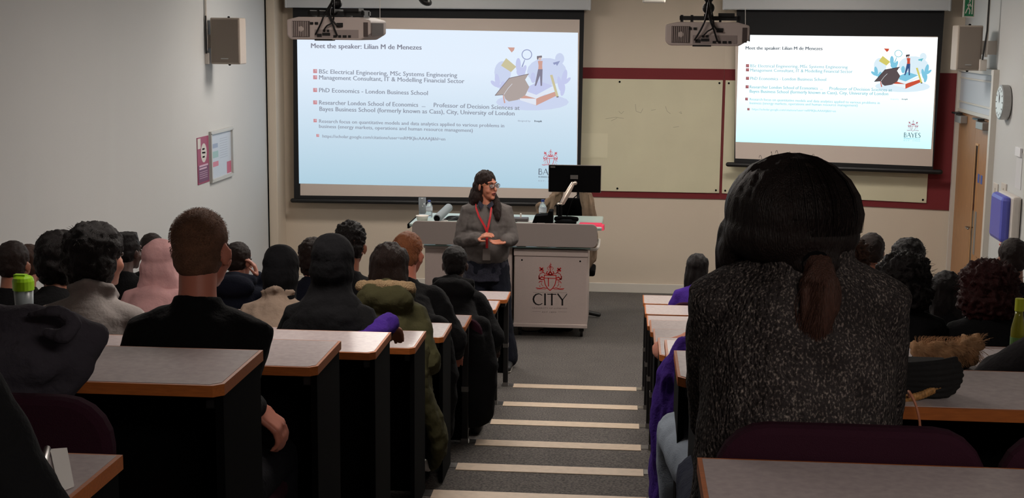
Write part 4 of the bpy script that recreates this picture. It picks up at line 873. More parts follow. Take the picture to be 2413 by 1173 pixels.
sit('person with curly brown hair just right of the knitted sweater wearer', 2008, 566, 4, sk='light', hk='curly', hm=H_brown, top=blk, vol=.8)
sit('person with short dark hair in the second row of the right block', 2062, 558, 2, sk='tan', hk='short', hm=H_dark, top=blk)
sit('person with short black hair behind the large curly hair', 2150, 572, 3, sk='tan', hk='bushy', hm=H_black, top=blk)
sit('person with big curly black hair in the right block', 2142, 590, 5, s=.92, sk='tan', hk='curly', hm=H_black, top=blk, vol=1.0, vox=.011)
sit('person with smooth long black hair between two curly heads', 2243, 628, 4, s=.86, sk='tan', hk='long', hm=H_black, top=blk, vol=1.1)
sit('person with big curly auburn hair at the right edge', 2345, 598, 5, s=.9, sk='tan', hk='curly', hm=H_red, top=blk, vol=1.12, vox=.011)
sit('person with dark hair behind the auburn curls, below the dispenser', 2402, 572, 3, sk='tan', hk='short', hm=H_dark, top=blk)

def knit():
    mt = mat('chunky speckled knit', (40, 37, 38), .95); N = mt.node_tree.nodes; L = mt.node_tree.links; b = N['Principled BSDF']; b.inputs['Specular IOR Level'].default_value = .2
    tc = N.new('ShaderNodeTexCoord'); mp = N.new('ShaderNodeMapping'); mp.inputs['Scale'].default_value = (1.25, 1.25, .85); L.new(tc.outputs['Object'], mp.inputs['Vector'])
    nz = N.new('ShaderNodeTexNoise'); nz.inputs['Scale'].default_value = 60; nz.inputs['Detail'].default_value = 2; L.new(mp.outputs[0], nz.inputs['Vector'])
    ad = N.new('ShaderNodeMixRGB'); ad.blend_type = 'ADD'; ad.inputs[0].default_value = .012; L.new(mp.outputs[0], ad.inputs[1]); L.new(nz.outputs['Color'], ad.inputs[2])
    v = N.new('ShaderNodeTexVoronoi'); v.inputs['Scale'].default_value = 115; L.new(ad.outputs[0], v.inputs['Vector'])
    t2 = N.new('ShaderNodeTexNoise'); t2.inputs['Scale'].default_value = 210; t2.inputs['Detail'].default_value = 3; L.new(mp.outputs[0], t2.inputs['Vector'])
    r = N.new('ShaderNodeValToRGB'); r.color_ramp.elements[0].position = .52; r.color_ramp.elements[0].color = lin((54, 49, 49))+(1,)
    r.color_ramp.elements[1].position = .78; r.color_ramp.elements[1].color = lin((158, 146, 138))+(1,)
    L.new(t2.outputs['Fac'], r.inputs[0])
    t3 = N.new('ShaderNodeTexNoise'); t3.inputs['Scale'].default_value = 18; L.new(tc.outputs['Object'], t3.inputs['Vector'])
    r3 = N.new('ShaderNodeValToRGB'); r3.color_ramp.elements[0].position = .38; r3.color_ramp.elements[1].position = .62; r3.color_ramp.elements[0].color = (.45, .42, .42, 1)
    L.new(t3.outputs['Fac'], r3.inputs[0])
    mx = N.new('ShaderNodeMixRGB'); mx.blend_type = 'MULTIPLY'; mx.inputs[0].default_value = .7; L.new(r.outputs[0], mx.inputs[1]); L.new(r3.outputs[0], mx.inputs[2])
    L.new(mx.outputs[0], b.inputs['Base Color'])
    bp = N.new('ShaderNodeBump'); bp.inputs['Strength'].default_value = 1; bp.inputs['Distance'].default_value = .006; bp.invert = True
    L.new(v.outputs['Distance'], bp.inputs['Height']); L.new(bp.outputs[0], b.inputs['Normal'])
    return mt
M_knit = knit()
# the big foreground figure
WX_, WY_, WZ_, WS_ = seat_at(1862, 352, 9)
rW, hcW, hMW, UW = person('person in a chunky speckled grey knitted sweater with a low ponytail', WX_+.028, WY_+.035, WZ_, s=1.04, lean=2, sk='light', hk=None, top=M_knit, vox=.008, sh=.92, extras=('knit', 'bulky', 'turtle'), fold=.006, headc=(-.016, .045, 1.105), hpitch=18,
    arms={'elL': (-.125, .12, .72), 'elR': (.145, .08, .70), 'wrL': (-.10, .33, .79), 'wrR': (.12, .33, .79)}, legs=cloth('blue denim', (40, 48, 70)))
def PWh(p): return hcW+Vector(p)
bm = bmesh.new()
ell(bm, PWh((0, -.03, .018)), (.116, .124, .103), None, 32, 20); ell(bm, PWh((0, -.045, -.015)), (.118, .108, .066), None, 32, 20); ell(bm, PWh((-.04, -.035, -.032)), (.076, .08, .036), None, 24, 14); ell(bm, PWh((.04, -.035, -.032)), (.068, .08, .034), None, 24, 14)
ell(bm, PWh((-.098, -.01, -.055)), (.028, .05, .045)); tube(bm, [PWh((-.1, .0, -.02)), PWh((-.112, .0, -.06)), PWh((-.122, .005, -.10))], [.024, .018, .006], seg=10); ell(bm, PWh((.03, -.12, -.055)), (.045, .03, .03))
hw_ = fuse('hair', bm, hairm('glossy near black', (24, 15, 13)), rW, .005, 6, (.002, 60, (1, 1, .2)))
H_tail = hairm('chestnut', (66, 42, 34))
bm = bmesh.new(); tube(bm, smoothpts([PWh((.033, -.125, -.045)), PWh((.038, -.16, -.08)), PWh((.036, -.17, -.125)), PWh((.028, -.165, -.18)), PWh((.010, -.16, -.245))], 3), [(.014, .016), (.020, .02), (.028, .022), (.034, .024), (.036, .025), (.036, .025), (.034, .024), (.030, .022), (.026, .02), (.021, .017), (.017, .013), (.012, .01), (.005, .005)], seg=12)
fuse('ponytail', bm, H_tail, rW, .005, 2, (.006, 60, (1, 1, .12)))
bm = bmesh.new(); tube(bm, [PWh((.03+.02*math.cos(a), -.14, -.055+.02*math.sin(a))) for a in [i*math.pi/6 for i in range(12)]], .006, seg=6, closed=True); link('hair_tie', bm, M_blackm, rW, smooth=True)
rnd = random.Random(3)
def gen_cap(i):                       # strands lying over the crown towards the tie, a few lifting off
    a = rnd.uniform(-1.7, 1.7); pts = []; lift = .001 if rnd.random() < .95 else .005
    for t in (0, .16, .33, .5, .66, .83, 1):
        th = .08+1.75*t; rr = math.sin(th); z = .018+.1035*math.cos(th); a2 = a*(1-.35*t); pts.append(PWh((math.sin(a2)*.1165*rr+.015*t*t, -.03-.1235*rr*math.cos(a2)-lift*math.sin(3*t), z+lift*.2)))
    return pts
def gen_fly(i):
    a = rnd.uniform(-1.0, 1.0); b0 = Vector((math.sin(a)*.1, -.03+rnd.uniform(-.03, .03), .012+math.cos(a)*.1)); d = Vector((rnd.uniform(-.8, .8), 0, rnd.uniform(.1, .6)))
    L_ = rnd.uniform(.018, .045); h_ = rnd.uniform(.003, .012)
    return [PWh(b0+d*(L_*.5*t)+Vector((0, 0, h_*math.sin(2.8*t)))) for t in [i/8 for i in range(9)]]
def gen_tail(i):
    x = rnd.uniform(-.034, .034); z0 = rnd.uniform(-.07, -.14); L_ = rnd.uniform(.08, .15); cv = rnd.uniform(-.01, .01)
    return [PWh((.032+x*(.5+1.1*t-1.35*t*t)-.012*t+cv*math.sin(3*t), -.186-.008*math.cos(x*60)+.012*t, z0-L_*t)) for t in (0, .25, .5, .75, 1)]
H_near = MATS['hair glossy near black']
strands(rW, H_near, gen_cap, 420, 'hair_strands', .0007); strands(rW, H_near, gen_fly, 26, rad=.0004); strands(rW, H_tail, gen_tail, 260, 'tail_strands', .0006)
chair((WX_+.10, 2.50, WZ_), 'maroon lecture chair behind the knitted sweater wearer', wd=.455)
chair((WX_+.10+.475, 2.50, WZ_), 'empty maroon lecture chair cut by the right edge of the photo', wd=.455)
cL0 = atY(130, 962, 2.33); chair((cL0.x-.145, 2.53, WZ_), 'empty maroon lecture chair at bottom left behind the desk with white paper')

# charcoal coat over the chair and black sleeve, bottom left
bm = bmesh.new()
def cp(x, y, Y): return atY(x, y, Y)
for pts, rd in ((((-160, 790, 2.62), (-40, 775, 2.6), (60, 765, 2.58), (150, 775, 2.58), (215, 792, 2.6)), [.04, .045, .045, .04, .025]),
                (((-160, 860, 2.6), (-20, 850, 2.57), (100, 845, 2.57), (190, 820, 2.6)), [.06, .07, .06, .035]),
                (((-160, 940, 2.6), (-40, 930, 2.58), (60, 905, 2.58), (130, 870, 2.6)), [.07, .07, .06, .04]),
                (((-120, 1050, 2.6), (-20, 1010, 2.58), (20, 960, 2.58)), [.07, .06, .05]),
                (((225, 790, 2.6), (195, 845, 2.6), (140, 905, 2.6), (60, 960, 2.6)), [.02, .03, .035, .04])):
    tube(bm, [cp(*p) for p in pts], rd, seg=14)
tube(bm, smoothpts([cp(*p) for p in ((70, 745, 2.52), (105, 735, 2.5), (150, 738, 2.5), (180, 765, 2.5), (150, 790, 2.49), (110, 780, 2.5))], 3), .013, seg=8)
o = fuse('coat', bm, char, None, .008, 3, (.010, 12)); tag(o, 'charcoal grey fleece coat bundled over the chair at the left edge', 'coat')
p_ = atY(-135, 850, 1.72)
person('person in black at the rearmost desk, only a sleeve in view', p_.x-.14, 1.70, 1.31, s=1.0, lean=4, hk='short', hm=H_dark, sk='light', top=blk, vox=.01, arms={'elR': (.27, .05, .72), 'wrR': (.06, .22, .66)})
# charcoal sleeve at the far right edge
p_ = atY(2705, 700, 3.35)
person('person in dark grey resting an arm on the desk at the right edge', p_.x, 3.38, TZ[7], s=.95, lean=10, hk='short', hm=H_dark, sk='light', top=cloth('dark grey', (36, 34, 36)), vox=.011, arms={'elL': (-.33, .16, .82), 'wrL': (-.22, .34, .84)})

# ---------------------------------------------------------------- the speaker (standing, facing the room)
YS = 11.12; g0 = atY(1147, 500, YS); SX = g0.x
def speaker():
    root = empty('person', (SX, YS, 0), 0, 'person standing by the lectern in grey jumper, glasses and red lanyard', 'person')
    bm = bmesh.new(); hM = Matrix.Rotation(R(180+50), 3, 'Z')@Matrix.Rotation(R(2), 3, 'X'); hc = Vector((.0, -.02, 1.515))
    hipz = .86
    # arms: subject's right arm is image left
    shA, elA, wrA = Vector((-.148, 0, 1.30)), Vector((-.212, -.02, 1.06)), Vector((-.05, -.235, 1.115))
    shB, elB, wrB = Vector((.148, 0, 1.30)), Vector((.205, -.06, 1.09)), Vector((.175, -.23, 1.10))
    lg = (((-.085, 0, .84), (-.02, -.02, .48), (.05, 0, .09)), ((.085, 0, .84), (.14, -.03, .48), (.185, 0, .09)))
    def torso(bm, g, lo=.84):
        tube(bm, [(0, 0, lo), (0, 0, lo+.08), (0, 0, 1.06), (0, -.012, 1.2), (0, 0, 1.30), (0, .005, 1.345), (0, .005, 1.362)], [(.165+g, .12+g), (.16+g, .115+g), (.145+g, .105+g), (.15+g, .125+g), (.135+g, .085+g), (.095+g, .066+g), (.054+g, .052+g)], seg=20, round_ends=g < 0)
        for S_, E_, W_ in ((shA, elA, wrA), (shB, elB, wrB)): tube(bm, [Vector((0, 0, 1.325)).lerp(S_, .55), S_, S_.lerp(E_, .5), E_, E_.lerp(W_, .5), W_], [.055+g, .052+g, .046+g, .042+g, .036+g, .024+g], seg=12)
    def legs(bm, g):
        tube(bm, [(0, 0, .82), (0, 0, .92)], [(.165+g, .12+g), (.155+g, .115+g)], seg=16)
        for a, b, c in lg: tube(bm, [a, Vector(a).lerp(Vector(b), .5), b, Vector(b).lerp(Vector(c), .4), c], [.088+g, .075+g, .055+g, .052+g, .036+g], seg=12)
    torso(bm, -.006); legs(bm, -.006); tube(bm, [(0, 0, 1.36), hc+hM@Vector((0, -.025, -.05))], [.055, .048], seg=12); head_prims(bm, hc, hM, .96)
    hand_prims(bm, wrA, (.75, -.35, .35), (-.3, -.3, .9), 1, .5, .95); hand_prims(bm, wrB, (-.7, -.5, -.1), (0, .3, -.9), 1, .35, .95)
    for a, b, c in lg: tube(bm, [Vector(c)+Vector((0, .03, -.04)), Vector(c)+Vector((0, -.12, -.06))], [.035, .028], seg=10)
    fuse('body', bm, mat('skin speaker', (196, 126, 100), .45, bump=(150, .04)), root, .0045, 3)
    bm = bmesh.new(); torso(bm, .022, 1.04)
    tube(bm, [(0, -.005, .905), (0, -.008, .93), (0, -.01, 1.0), (0, -.015, 1.15)], [(.17, .13), (.183, .143), (.19, .15), (.175, .14)], seg=18, round_ends=False)
    for E_, W_ in ((elA, wrA), (elB, wrB)): ell(bm, E_, (.064, .064, .07)); tube(bm, [E_, E_.lerp(W_, .85)], [.06, .044], seg=12)
    gk = mat('cloth grey jumper', (100, 94, 92), .95, bump=(300, .4), var=(14, .15), spec=.2)
    fuse('jumper', bm, gk, root, .007, 3, (.009, 13))
    bm = bmesh.new(); tube(bm, [(0, 0, .74), (0, 0, .9)], [(.195, .145), (.18, .135)], seg=20, round_ends=False); fuse('shirt_hem', bm, mat('cloth dotted shirt', (34, 34, 48), .9, var=(160, .8)), root, .009, 1, (.01, 16))
    bm = bmesh.new(); legs(bm, .02); 
    for a, b, c in lg: tube(bm, [b, c], [.07, .085], seg=12)
    fuse('trousers', bm, cloth('navy trousers', (22, 24, 34)), root, .01, 2, (.007, 12))
    for a, b, c in lg:
        c = Vector(c); bm = bmesh.new(); tube(bm, [c+Vector((0, .04, -.045)), c+Vector((0, -.07, -.045)), c+Vector((.005, -.17, -.057))], [(.042, .045), (.045, .042), (.035, .028)], seg=12); sh_ = link('shoe', bm, mat('black trainer', (20, 20, 22), .5), root, smooth=True)
        bm = bmesh.new(); tube(bm, [c+Vector((0, .05, -.08)), c+Vector((.004, -.185, -.08))], [(.044, .01), (.036, .01)], seg=12); link('sole', bm, mat('pale sole', (130, 124, 116), .6), sh_)
    # hair
    def P(p): return hc+hM@(Vector(p)*.96)
    bm = bmesh.new(); e = lambda p, r: ell(bm, P(p), r, hM)
    e((0, -.018, .047), (.083, .091, .082)); e((0, -.055, -.02), (.088, .075, .09)); e((-.045, -.06, -.1), (.062, .055, .075)); e((.045, -.06, -.1), (.062, .055, .075))
    def Q(p): return hc+Vector(p)
    tube(bm, smoothpts([Q((-.06, .02, .03)), Q((-.082, .02, -.05)), Q((-.10, .015, -.12)), Q((-.085, -.01, -.18))], 3), [.03, .036, .042, .048, .052, .054, .052, .046, .038, .024], seg=10)
    tube(bm, smoothpts([Q((.05, .02, -.05)), Q((.075, -.01, -.12)), Q((.09, -.06, -.17)), Q((.10, -.10, -.23)), Q((.105, -.115, -.27))], 3), [.022, .024, .028, .032, .034, .036, .036, .034, .032, .028, .022, .016, .008], seg=10)
    e((-.03, -.09, -.14), (.07, .04, .06))
    hs = hairm('speaker dark brown', (34, 20, 16)); fuse('hair', bm, hs, root, .005, 2, (.007, 45, (1, 1, .4)))
    rr = random.Random(5)
    def g2(i):
        a = rr.uniform(-2.2, 2.2); z = rr.uniform(-.18, .1); b0 = Vector((math.sin(a)*.09, -.045-math.cos(a)*.07, z)); d = b0.normalized(); return [P(b0*.93+d*.022*t+Vector((rr.uniform(-.012, .012), rr.uniform(-.012, .012), rr.uniform(-.02, .01)))*t*1.5) for t in (0, .3, .6, 1)]
    # face parts
    wht = mat('eye white', (190, 180, 172), .25); irs = mat('iris', (40, 24, 18), .2); br = mat('brow', (40, 24, 20), .7); lp = mat('lips', (140, 66, 62), .4)
    for q in (-1, 1):
        bm = bmesh.new(); ell(bm, P((.031*q, .078, .006)), (.013, .011, .007), hM, 12, 8); ey = link('eye', bm, wht, root, smooth=True)
        bm = bmesh.new(); ell(bm, P((.031*q+.002, .0885, .006)), (.0055, .003, .0055), hM, 10, 6); link('iris', bm, irs, ey, smooth=True)
        bm = bmesh.new(); tube(bm, [P((.014*q, .094, .026)), P((.03*q, .092, .033)), P((.048*q, .078, .029))], [.002, .0026, .0015], seg=6); link('eyebrow', bm, br, root, smooth=True)
    bm = bmesh.new(); tube(bm, [P((-.022, .089, -.061)), P((-.008, .0965, -.056)), P((0, .0965, -.058)), P((.008, .0965, -.056)), P((.022, .089, -.061))], [.003, .0045, .004, .0045, .003], seg=8)
    tube(bm, [P((-.02, .088, -.064)), P((0, .096, -.073)), P((.02, .088, -.064))], [.003, .0055, .003], seg=8); link('lips', bm, lp, root, smooth=True)
    bm = bmesh.new(); tube(bm, [P((-.014, .0945, -.0635)), P((0, .099, -.065)), P((.014, .0945, -.0635))], [.001, .0032, .001], seg=6); link('mouth_opening', bm, mat('mouth dark', (40, 14, 14), .6), root)
    # glasses
    gt = empty_part('glasses', root); fr = mat('spectacle frame', (30, 22, 20), .3)
    for q in (-1, 1):
        bm = bmesh.new(); pts = [P((.033*q+.026*math.cos(a)*(1 if abs(math.cos(a)) < .8 else 1.0), .104-abs(.033*q+.026*math.cos(a))*.12, .003+.017*math.sin(a))) for a in [i*math.pi/9 for i in range(18)]]
        tube(bm, pts, .0022, seg=6, closed=True); link('rim', bm, fr, gt, smooth=True)
        bm = bmesh.new(); bm.faces.new([bm.verts.new(p) for p in pts]); link('spectacle_lens', bm, M_glass, gt)
        bm = bmesh.new(); tube(bm, [P((.06*q, .097, .012)), P((.074*q, .05, .012)), P((.082*q, -.005, .008))], .0022, seg=6); link('temple_arm', bm, mat('temple tan', (150, 110, 70), .3), gt, smooth=True)
    bm = bmesh.new(); tube(bm, [P((-.008, .103, .006)), P((.008, .103, .006))], .002, seg=6); link('bridge', bm, fr, gt)
    # lanyard and collar
    red = mat('red lanyard ribbon', (190, 26, 36), .6)
    def rib(pts, w_=.016):
        bm = bmesh.new(); pts = [Vector(p) for p in pts]
        for a, b in zip(pts[:-1], pts[1:]):
            d = (b-a); obox(bm, (a+b)/2, d*.53, d.normalized().cross(Vector((0, -1, 0)))*w_/2, (0, .0012, 0))
        return bm
    la = empty_part('lanyard', root)
    link('strap', rib([(-.082, -.07, 1.37), (-.075, -.125, 1.345), (-.045, -.163, 1.28), (.005, -.18, 1.2), (.018, -.185, 1.165)]), red, la); link('strap', rib([(.05, -.085, 1.37), (.05, -.13, 1.345), (.045, -.163, 1.28), (.03, -.18, 1.2), (.02, -.185, 1.165)]), red, la)
    link('strap', rib([(.02, -.187, 1.19), (.022, -.19, 1.1), (.022, -.185, 1.03)], .02), red, la)
    bm = bmesh.new(); box(bm, (-.012, -.192, .93), (.05, -.186, 1.02)); link('badge_card', bm, mat('badge grey', (120, 112, 108), .4), la)
    bm = bmesh.new()
    for q in (-1, 1): prism(bm, [(.012*q, -.098, 1.365), (.05*q, -.075, 1.40), (.066*q, -.095, 1.37), (.034*q, -.128, 1.335)], (0, -.006, 0))
    link('shirt_collar', bm, MATS['cloth dotted shirt'], root)
def empty_part(name, parent):
    o = bpy.data.objects.new(name, None); COL.objects.link(o); o.parent = parent; o.empty_display_size = .02; return o
speaker()

# ---------------------------------------------------------------- lectern
LY = 12.2
a = atY(971, 575, LY); b = atY(1408, 525, LY); fx0, fx1 = a.x, b.x; fz0, fz1 = .852, 1.062
t = empty('lectern_desk', ((fx0+fx1)/2, LY, 0), 0, 'wide beige lectern desk with a crest and CITY lettering on its cabinet', 'lectern')
cx = (fx0+fx1)/2; LO = Vector((cx, LY, 0))
def rr2(x0, x1, z0, z1, r, n=5):
    out = []
    for cx_, cz_, a0 in ((x1-r, z1-r, 0), (x0+r, z1-r, 90), (x0+r, z0+r, 180), (x1-r, z0+r, 270)):
        for i in range(n+1): an = R(a0+90*i/n); out.append((cx_+r*math.cos(an), cz_+r*math.sin(an)))
    return out
bm = bmesh.new(); prism(bm, [(x-cx, 0, z) for x, z in rr2(fx0, fx1, fz0, fz1, .05)], (0, .02, 0)); link('fascia', bm, M_lect2, t, bevel=.004)
tz_ = 1.035
bm = bmesh.new(); prism(bm, [(x-cx, y-LY, tz_-.03) for x, y in ((fx0-.03, LY+.02), (fx1+.04, LY+.02), (fx1+.04, LY+.78), (fx0-.03, LY+.78))], (0, 0, .03)); link('worktop', bm, mat('pale green laminate', (168, 184, 178), .35), t, bevel=.01)
bm = bmesh.new(); box(bm, (fx0-.045-cx, .015, tz_-.045), (fx0-.028-cx, .79, tz_-.005)); link('worktop_edge', bm, M_blackm, t)
c0 = atY(1001, 590, LY+.12).x; c1 = atY(1207, 590, LY+.12).x; e0 = atY(1212, 590, LY+.08).x; e1 = atY(1386, 590, LY+.08).x
bm = bmesh.new(); box(bm, (c0-cx, .12, .1), (c1-cx, .7, .8)); box(bm, (c0-cx-.01, .1, .8), (c1-cx+.003, .72, .825)); link('left_cabinet', bm, M_lect, t, bevel=.008)
bm = bmesh.new(); box(bm, (e0-cx, .08, .1), (e1-cx, .7, .815)); cb = link('right_cabinet', bm, M_lect, t, bevel=.01)
for q0, q1 in ((.1, .135), (.755, .815)): bm = bmesh.new(); box(bm, (e0-cx-.004, .068, q0), (e1-cx+.004, .08, q1)); link('cabinet_lip', bm, M_lect, t, bevel=.005)
bm = bmesh.new(); box(bm, (c0-cx, .06, .828), (e1-cx+.02, .75, .838)); link('shelf', bm, mat('glass shelf', (160, 190, 184), .2), t)
bm = bmesh.new(); box(bm, (c0-cx+.1, .1, .838), (c0-cx+.2, .3, .852)); box(bm, (e0-cx+.02, .1, .838), (e0-cx+.1, .3, .852)); link('shelf_bracket', bm, M_black, t)
for q in (e0+.07, e1-.07):
    bm = bmesh.new(); lathe(bm, [(.008, 0), (.008, .004)], (q-cx, .08, .715), 10, Matrix.Rotation(R(90), 3, 'X')); link('lock', bm, M_blackm, t)
bm = bmesh.new(); tube(bm, smoothpts([(e1-cx-.02, .1, .83), (e1-cx+.06, .08, .825), (e1-cx+.09, .12, .85), (e1-cx+.09, .5, .85)], 4), .014, seg=8); link('side_rail', bm, M_white, t, smooth=True)
for q in (c0+.05, c1-.05, e0+.05, e1-.05):
    bm = bmesh.new(); tube(bm, [(q-cx-.012, .2, .032), (q-cx+.012, .2, .032)], .032, seg=14, round_ends=False); box(bm, (q-cx-.02, .18, .05), (q-cx+.02, .24, .1)); link('caster', bm, M_black, t)
CPn = Plane2((0, LY+.0795, 0), (1, 0, 0), (0, -1, 0)); CPn.p0 = Vector((0, LY+.0795, 0))
crr = mat('crest red print', (196, 36, 34), .5); ink = mat('black print', (22, 18, 20), .5); gin = mat('grey print', (120, 108, 106), .5)
cc2 = CPn.px(1296, 684); kc = (CPn.px(1329, 684)-cc2).x
crest('crest', CPn, lambda x, y: (cc2.x+x*kc, cc2.y+y*kc), crr, t, .001, LO)
letters('logo_lettering', 'CITY', CPn, CPn.px(1255, 718), CPn.px(1336, 719), (CPn.px(1296, 692)-CPn.px(1296, 718.5)).y, ink, t, .001, LO)
text('small_lettering', 'UNIVERSITY OF LONDON', CPn, CPn.px(1254, 727), CPn.px(1336, 728), .013, gin, t, .001, 0, LO)
text('small_lettering', 'EST 1894', CPn, CPn.px(1278, 736.5), CPn.px(1311, 737), .013, gin, t, .001, 0, LO)
bm = bmesh.new()
for p0, p1 in (((1256, 688.5), (1336, 689.5)), ((1255, 733.5), (1274, 733.7)), ((1315, 734.2), (1336, 734.5))): stroke(bm, CPn, [tuple(CPn.px(*p0)), tuple(CPn.px(*p1))], .002, .001, 0, LO)
link('printed_rule', bm, gin, t)

# things on the lectern
def top_at(x, y, z=tz_): p = atZ(x, y, z); return p
def bottle(loc, h, r, cap, label, liquid=None, neck=.35, capcol=(30, 50, 120)):
    t = empty('water_bottle', loc, 0, label, 'bottle')
    bm = bmesh.new(); lathe(bm, [(r*.9, 0), (r, .01), (r, h*.3), (r*.9, h*.36), (r, h*.42), (r, h*.62), (r*.6, h*.8), (r*neck, h*.86), (r*neck, h*.93)], (0, 0, 0), 18); link('bottle_body', bm, liquid or M_glass, t, smooth=True)
    bm = bmesh.new(); lathe(bm, [(r*neck*1.25, h*.9), (r*neck*1.25, h)], (0, 0, 0), 14); link('cap', bm, mat('cap %d %d %d' % capcol, capcol, .4), t)
    bm = bmesh.new(); lathe(bm, [(r*1.01, h*.4), (r*1.01, h*.6)], (0, 0, 0), 18); link('bottle_label', bm, mat('bottle label pale', (190, 196, 204), .5), t)
    return t
p = Vector((atY(995, 504, 12.75).x, 12.75, tz_)); t = empty('drinking_glass', p, 0, 'tall clear drinking glass at the left end of the lectern', 'glass')
bm = bmesh.new(); lathe(bm, [(.03, 0), (.032, .02), (.034, .17), (.031, .17), (.028, .02)], (0, 0, 0), 18); link('tumbler', bm, M_glass, t, smooth=True)
bottle((atY(1007, 504, 12.68).x+.02, 12.66, tz_), .16, .032, None, 'small water bottle with a blue cap next to the tall glass')
p = Vector((atY(995, 518, 12.4).x, 12.4, tz_)); t = empty('paper_bowl', p, 0, 'low white paper bowl near the left end of the lectern', 'bowl')
bm = bmesh.new(); lathe(bm, [(.045, 0), (.058, .045), (.06, .05), (.055, .05), (.042, .008)], (0, 0, 0), 20); link('bowl', bm, M_white, t, smooth=True)
p0 = Vector((atY(1030, 520, 12.33).x, 12.33, tz_+.045)); t = empty('grey_cylinder', (p0.x, p0.y, tz_), 0, 'grey rolled cylinder leaning on the lectern desk', 'cylinder')
bm = bmesh.new(); tube(bm, [(0, 0, .035), (.07, .3, .1)], .038, seg=20, round_ends=False); link('barrel', bm, mat('grey blue plastic', (128, 136, 140), .5), t, bevel=.006)
bm = bmesh.new(); tube(bm, [(-.001, -.004, .034), (0, .01, .037)], .028, seg=16, round_ends=False); link('hollow_end', bm, M_blackm, t)
p = Vector((atY(1065, 515, 12.5).x, 12.5, tz_)); bm = bmesh.new(); rr_ = random.Random(2)
for k_ in range(4): tube(bm, [(.07*math.cos(a)+.01*k_, .06*math.sin(a), .006+.008*k_) for a in [i*math.pi/8 for i in range(16)]], .004, seg=6, closed=True)
o = link('coiled_cable', bm, M_black, smooth=True); o.location = p; tag(o, 'black coiled cable on the lectern beside the grey cylinder', 'cable')
for (x, y, w_, d_, lb, col) in ((1040, 509, .12, .2, 'white paper sheet under the grey cylinder on the lectern', (215, 212, 206)), (1240, 514, .16, .14, 'white papers on the lectern right of the speaker', (200, 198, 194)), (1320, 525, .05, .1, 'small pale card at the front of the lectern below the handset', (200, 190, 180))):
    p = atY(x, y, 12.45 if y < 520 else 12.26); bm = bmesh.new(); box(bm, (-w_/2, -d_/2, 0), (w_/2, d_/2, .004)); o = link('thin_sheet', bm, mat('sheet %d' % x, col, .6)); o.location = (p.x, 12.5 if y < 520 else 12.285, tz_+.0005); tag(o, lb, 'paper')
p = atY(1222, 508, 12.5); t = empty('small_case', (p.x, 12.5, tz_), 0, 'low grey box on the lectern just right of the speaker', 'box')
bm = bmesh.new(); box(bm, (-.09, -.06, 0), (.09, .06, .035)); link('case_body', bm, mat('case grey', (70, 62, 62), .5), t, bevel=.006)
bm = bmesh.new(); tube(bm, [(.02, 0, .035), (.02, 0, .07)], .008, seg=8); link('case_knob', bm, M_white, t, smooth=True)
# desk phone / control box and mixer
p = atY(1279, 520, 12.3); t = empty('control_box', (p.x, 12.32, tz_), 0, 'black wedge-shaped control box on the lectern under the water bottle', 'control box')
bm = bmesh.new(); prism(bm, [(-.1, -.06, 0), (.09, -.06, 0), (.09, -.06, .13), (.05, -.06, .13), (.045, -.06, .095), (-.07, -.06, .085)], (0, .17, 0)); link('box_body', bm, M_blackm, t, bevel=.006)
bm = bmesh.new(); box(bm, (-.05, -.064, .02), (.02, -.059, .026)); link('box_badge', bm, M_chrome, t)
bottle((atY(1279, 490, 12.62).x, 12.62, tz_), .19, .036, None, 'small water bottle behind the black control box')
p = atY(1335, 520, 12.4); t = empty('desk_phone', (p.x, 12.36, tz_), 0, 'dark handset and coiled lead on the lectern below the monitor', 'telephone')
bm = bmesh.new(); prism(bm, [(-.09, -.06, 0), (.09, -.06, 0), (.09, .08, 0), (-.09, .08, 0)], (0, 0, .04)); link('phone_base', bm, M_blackm, t, bevel=.008)
bm = bmesh.new(); tube(bm, [(-.09, 0, .05), (-.04, -.01, .065), (.04, -.01, .065), (.09, 0, .05)], [.022, .014, .014, .022], seg=10); link('handset', bm, M_blackm, t, smooth=True)
bm = bmesh.new(); tube(bm, [(-.1-.02*math.cos(k_*.9)*.4-.002*k_, -.05+.0*k_, .012+.008*math.sin(k_*.9)+.0006*k_) for k_ in range(40)], .004, seg=5); link('phone_cord', bm, mat('cord grey', (90, 84, 80), .6), t, smooth=True)
# monitor on arm
a = atY(1293, 451, 12.55); b = atY(1416, 391, 12.55); mc = (a+b)/2; t = empty('computer_monitor', (mc.x-.05, 12.5, tz_), 0, 'black flat monitor seen from behind on a silver arm above the lectern', 'monitor')
mo = Vector((mc.x-.05, 12.5, tz_)); w2, h2 = (b.x-a.x)/2, (b.z-a.z)/2
bm = bmesh.new(); obox(bm, mc-mo, (w2, 0, 0), (0, .018, 0), (0, 0, h2)); link('monitor_casing', bm, M_blackm, t, bevel=.006)
bm = bmesh.new(); obox(bm, mc-mo+Vector((0, .012, 0)), (w2+.004, 0, 0), (0, .008, 0), (0, 0, h2+.004)); link('bezel', bm, mat('bezel silver', (150, 140, 134), .4), t)
bm = bmesh.new(); box(bm, (mc.x-mo.x-.04, -.0+.02, mc.z-mo.z+.0), (mc.x-mo.x+.03, .034, mc.z-mo.z+.035)); obox(bm, Vector((mc.x-mo.x-w2+.035, .03, mc.z-mo.z+h2-.015)), (.022, 0, 0), (0, .003, 0), (0, 0, .006)); link('mount_plate', bm, mat('mount grey', (84, 80, 78), .5), t)
q0 = atY(1325, 478, 12.42)-mo; q1 = atY(1350, 432, 12.48)-mo
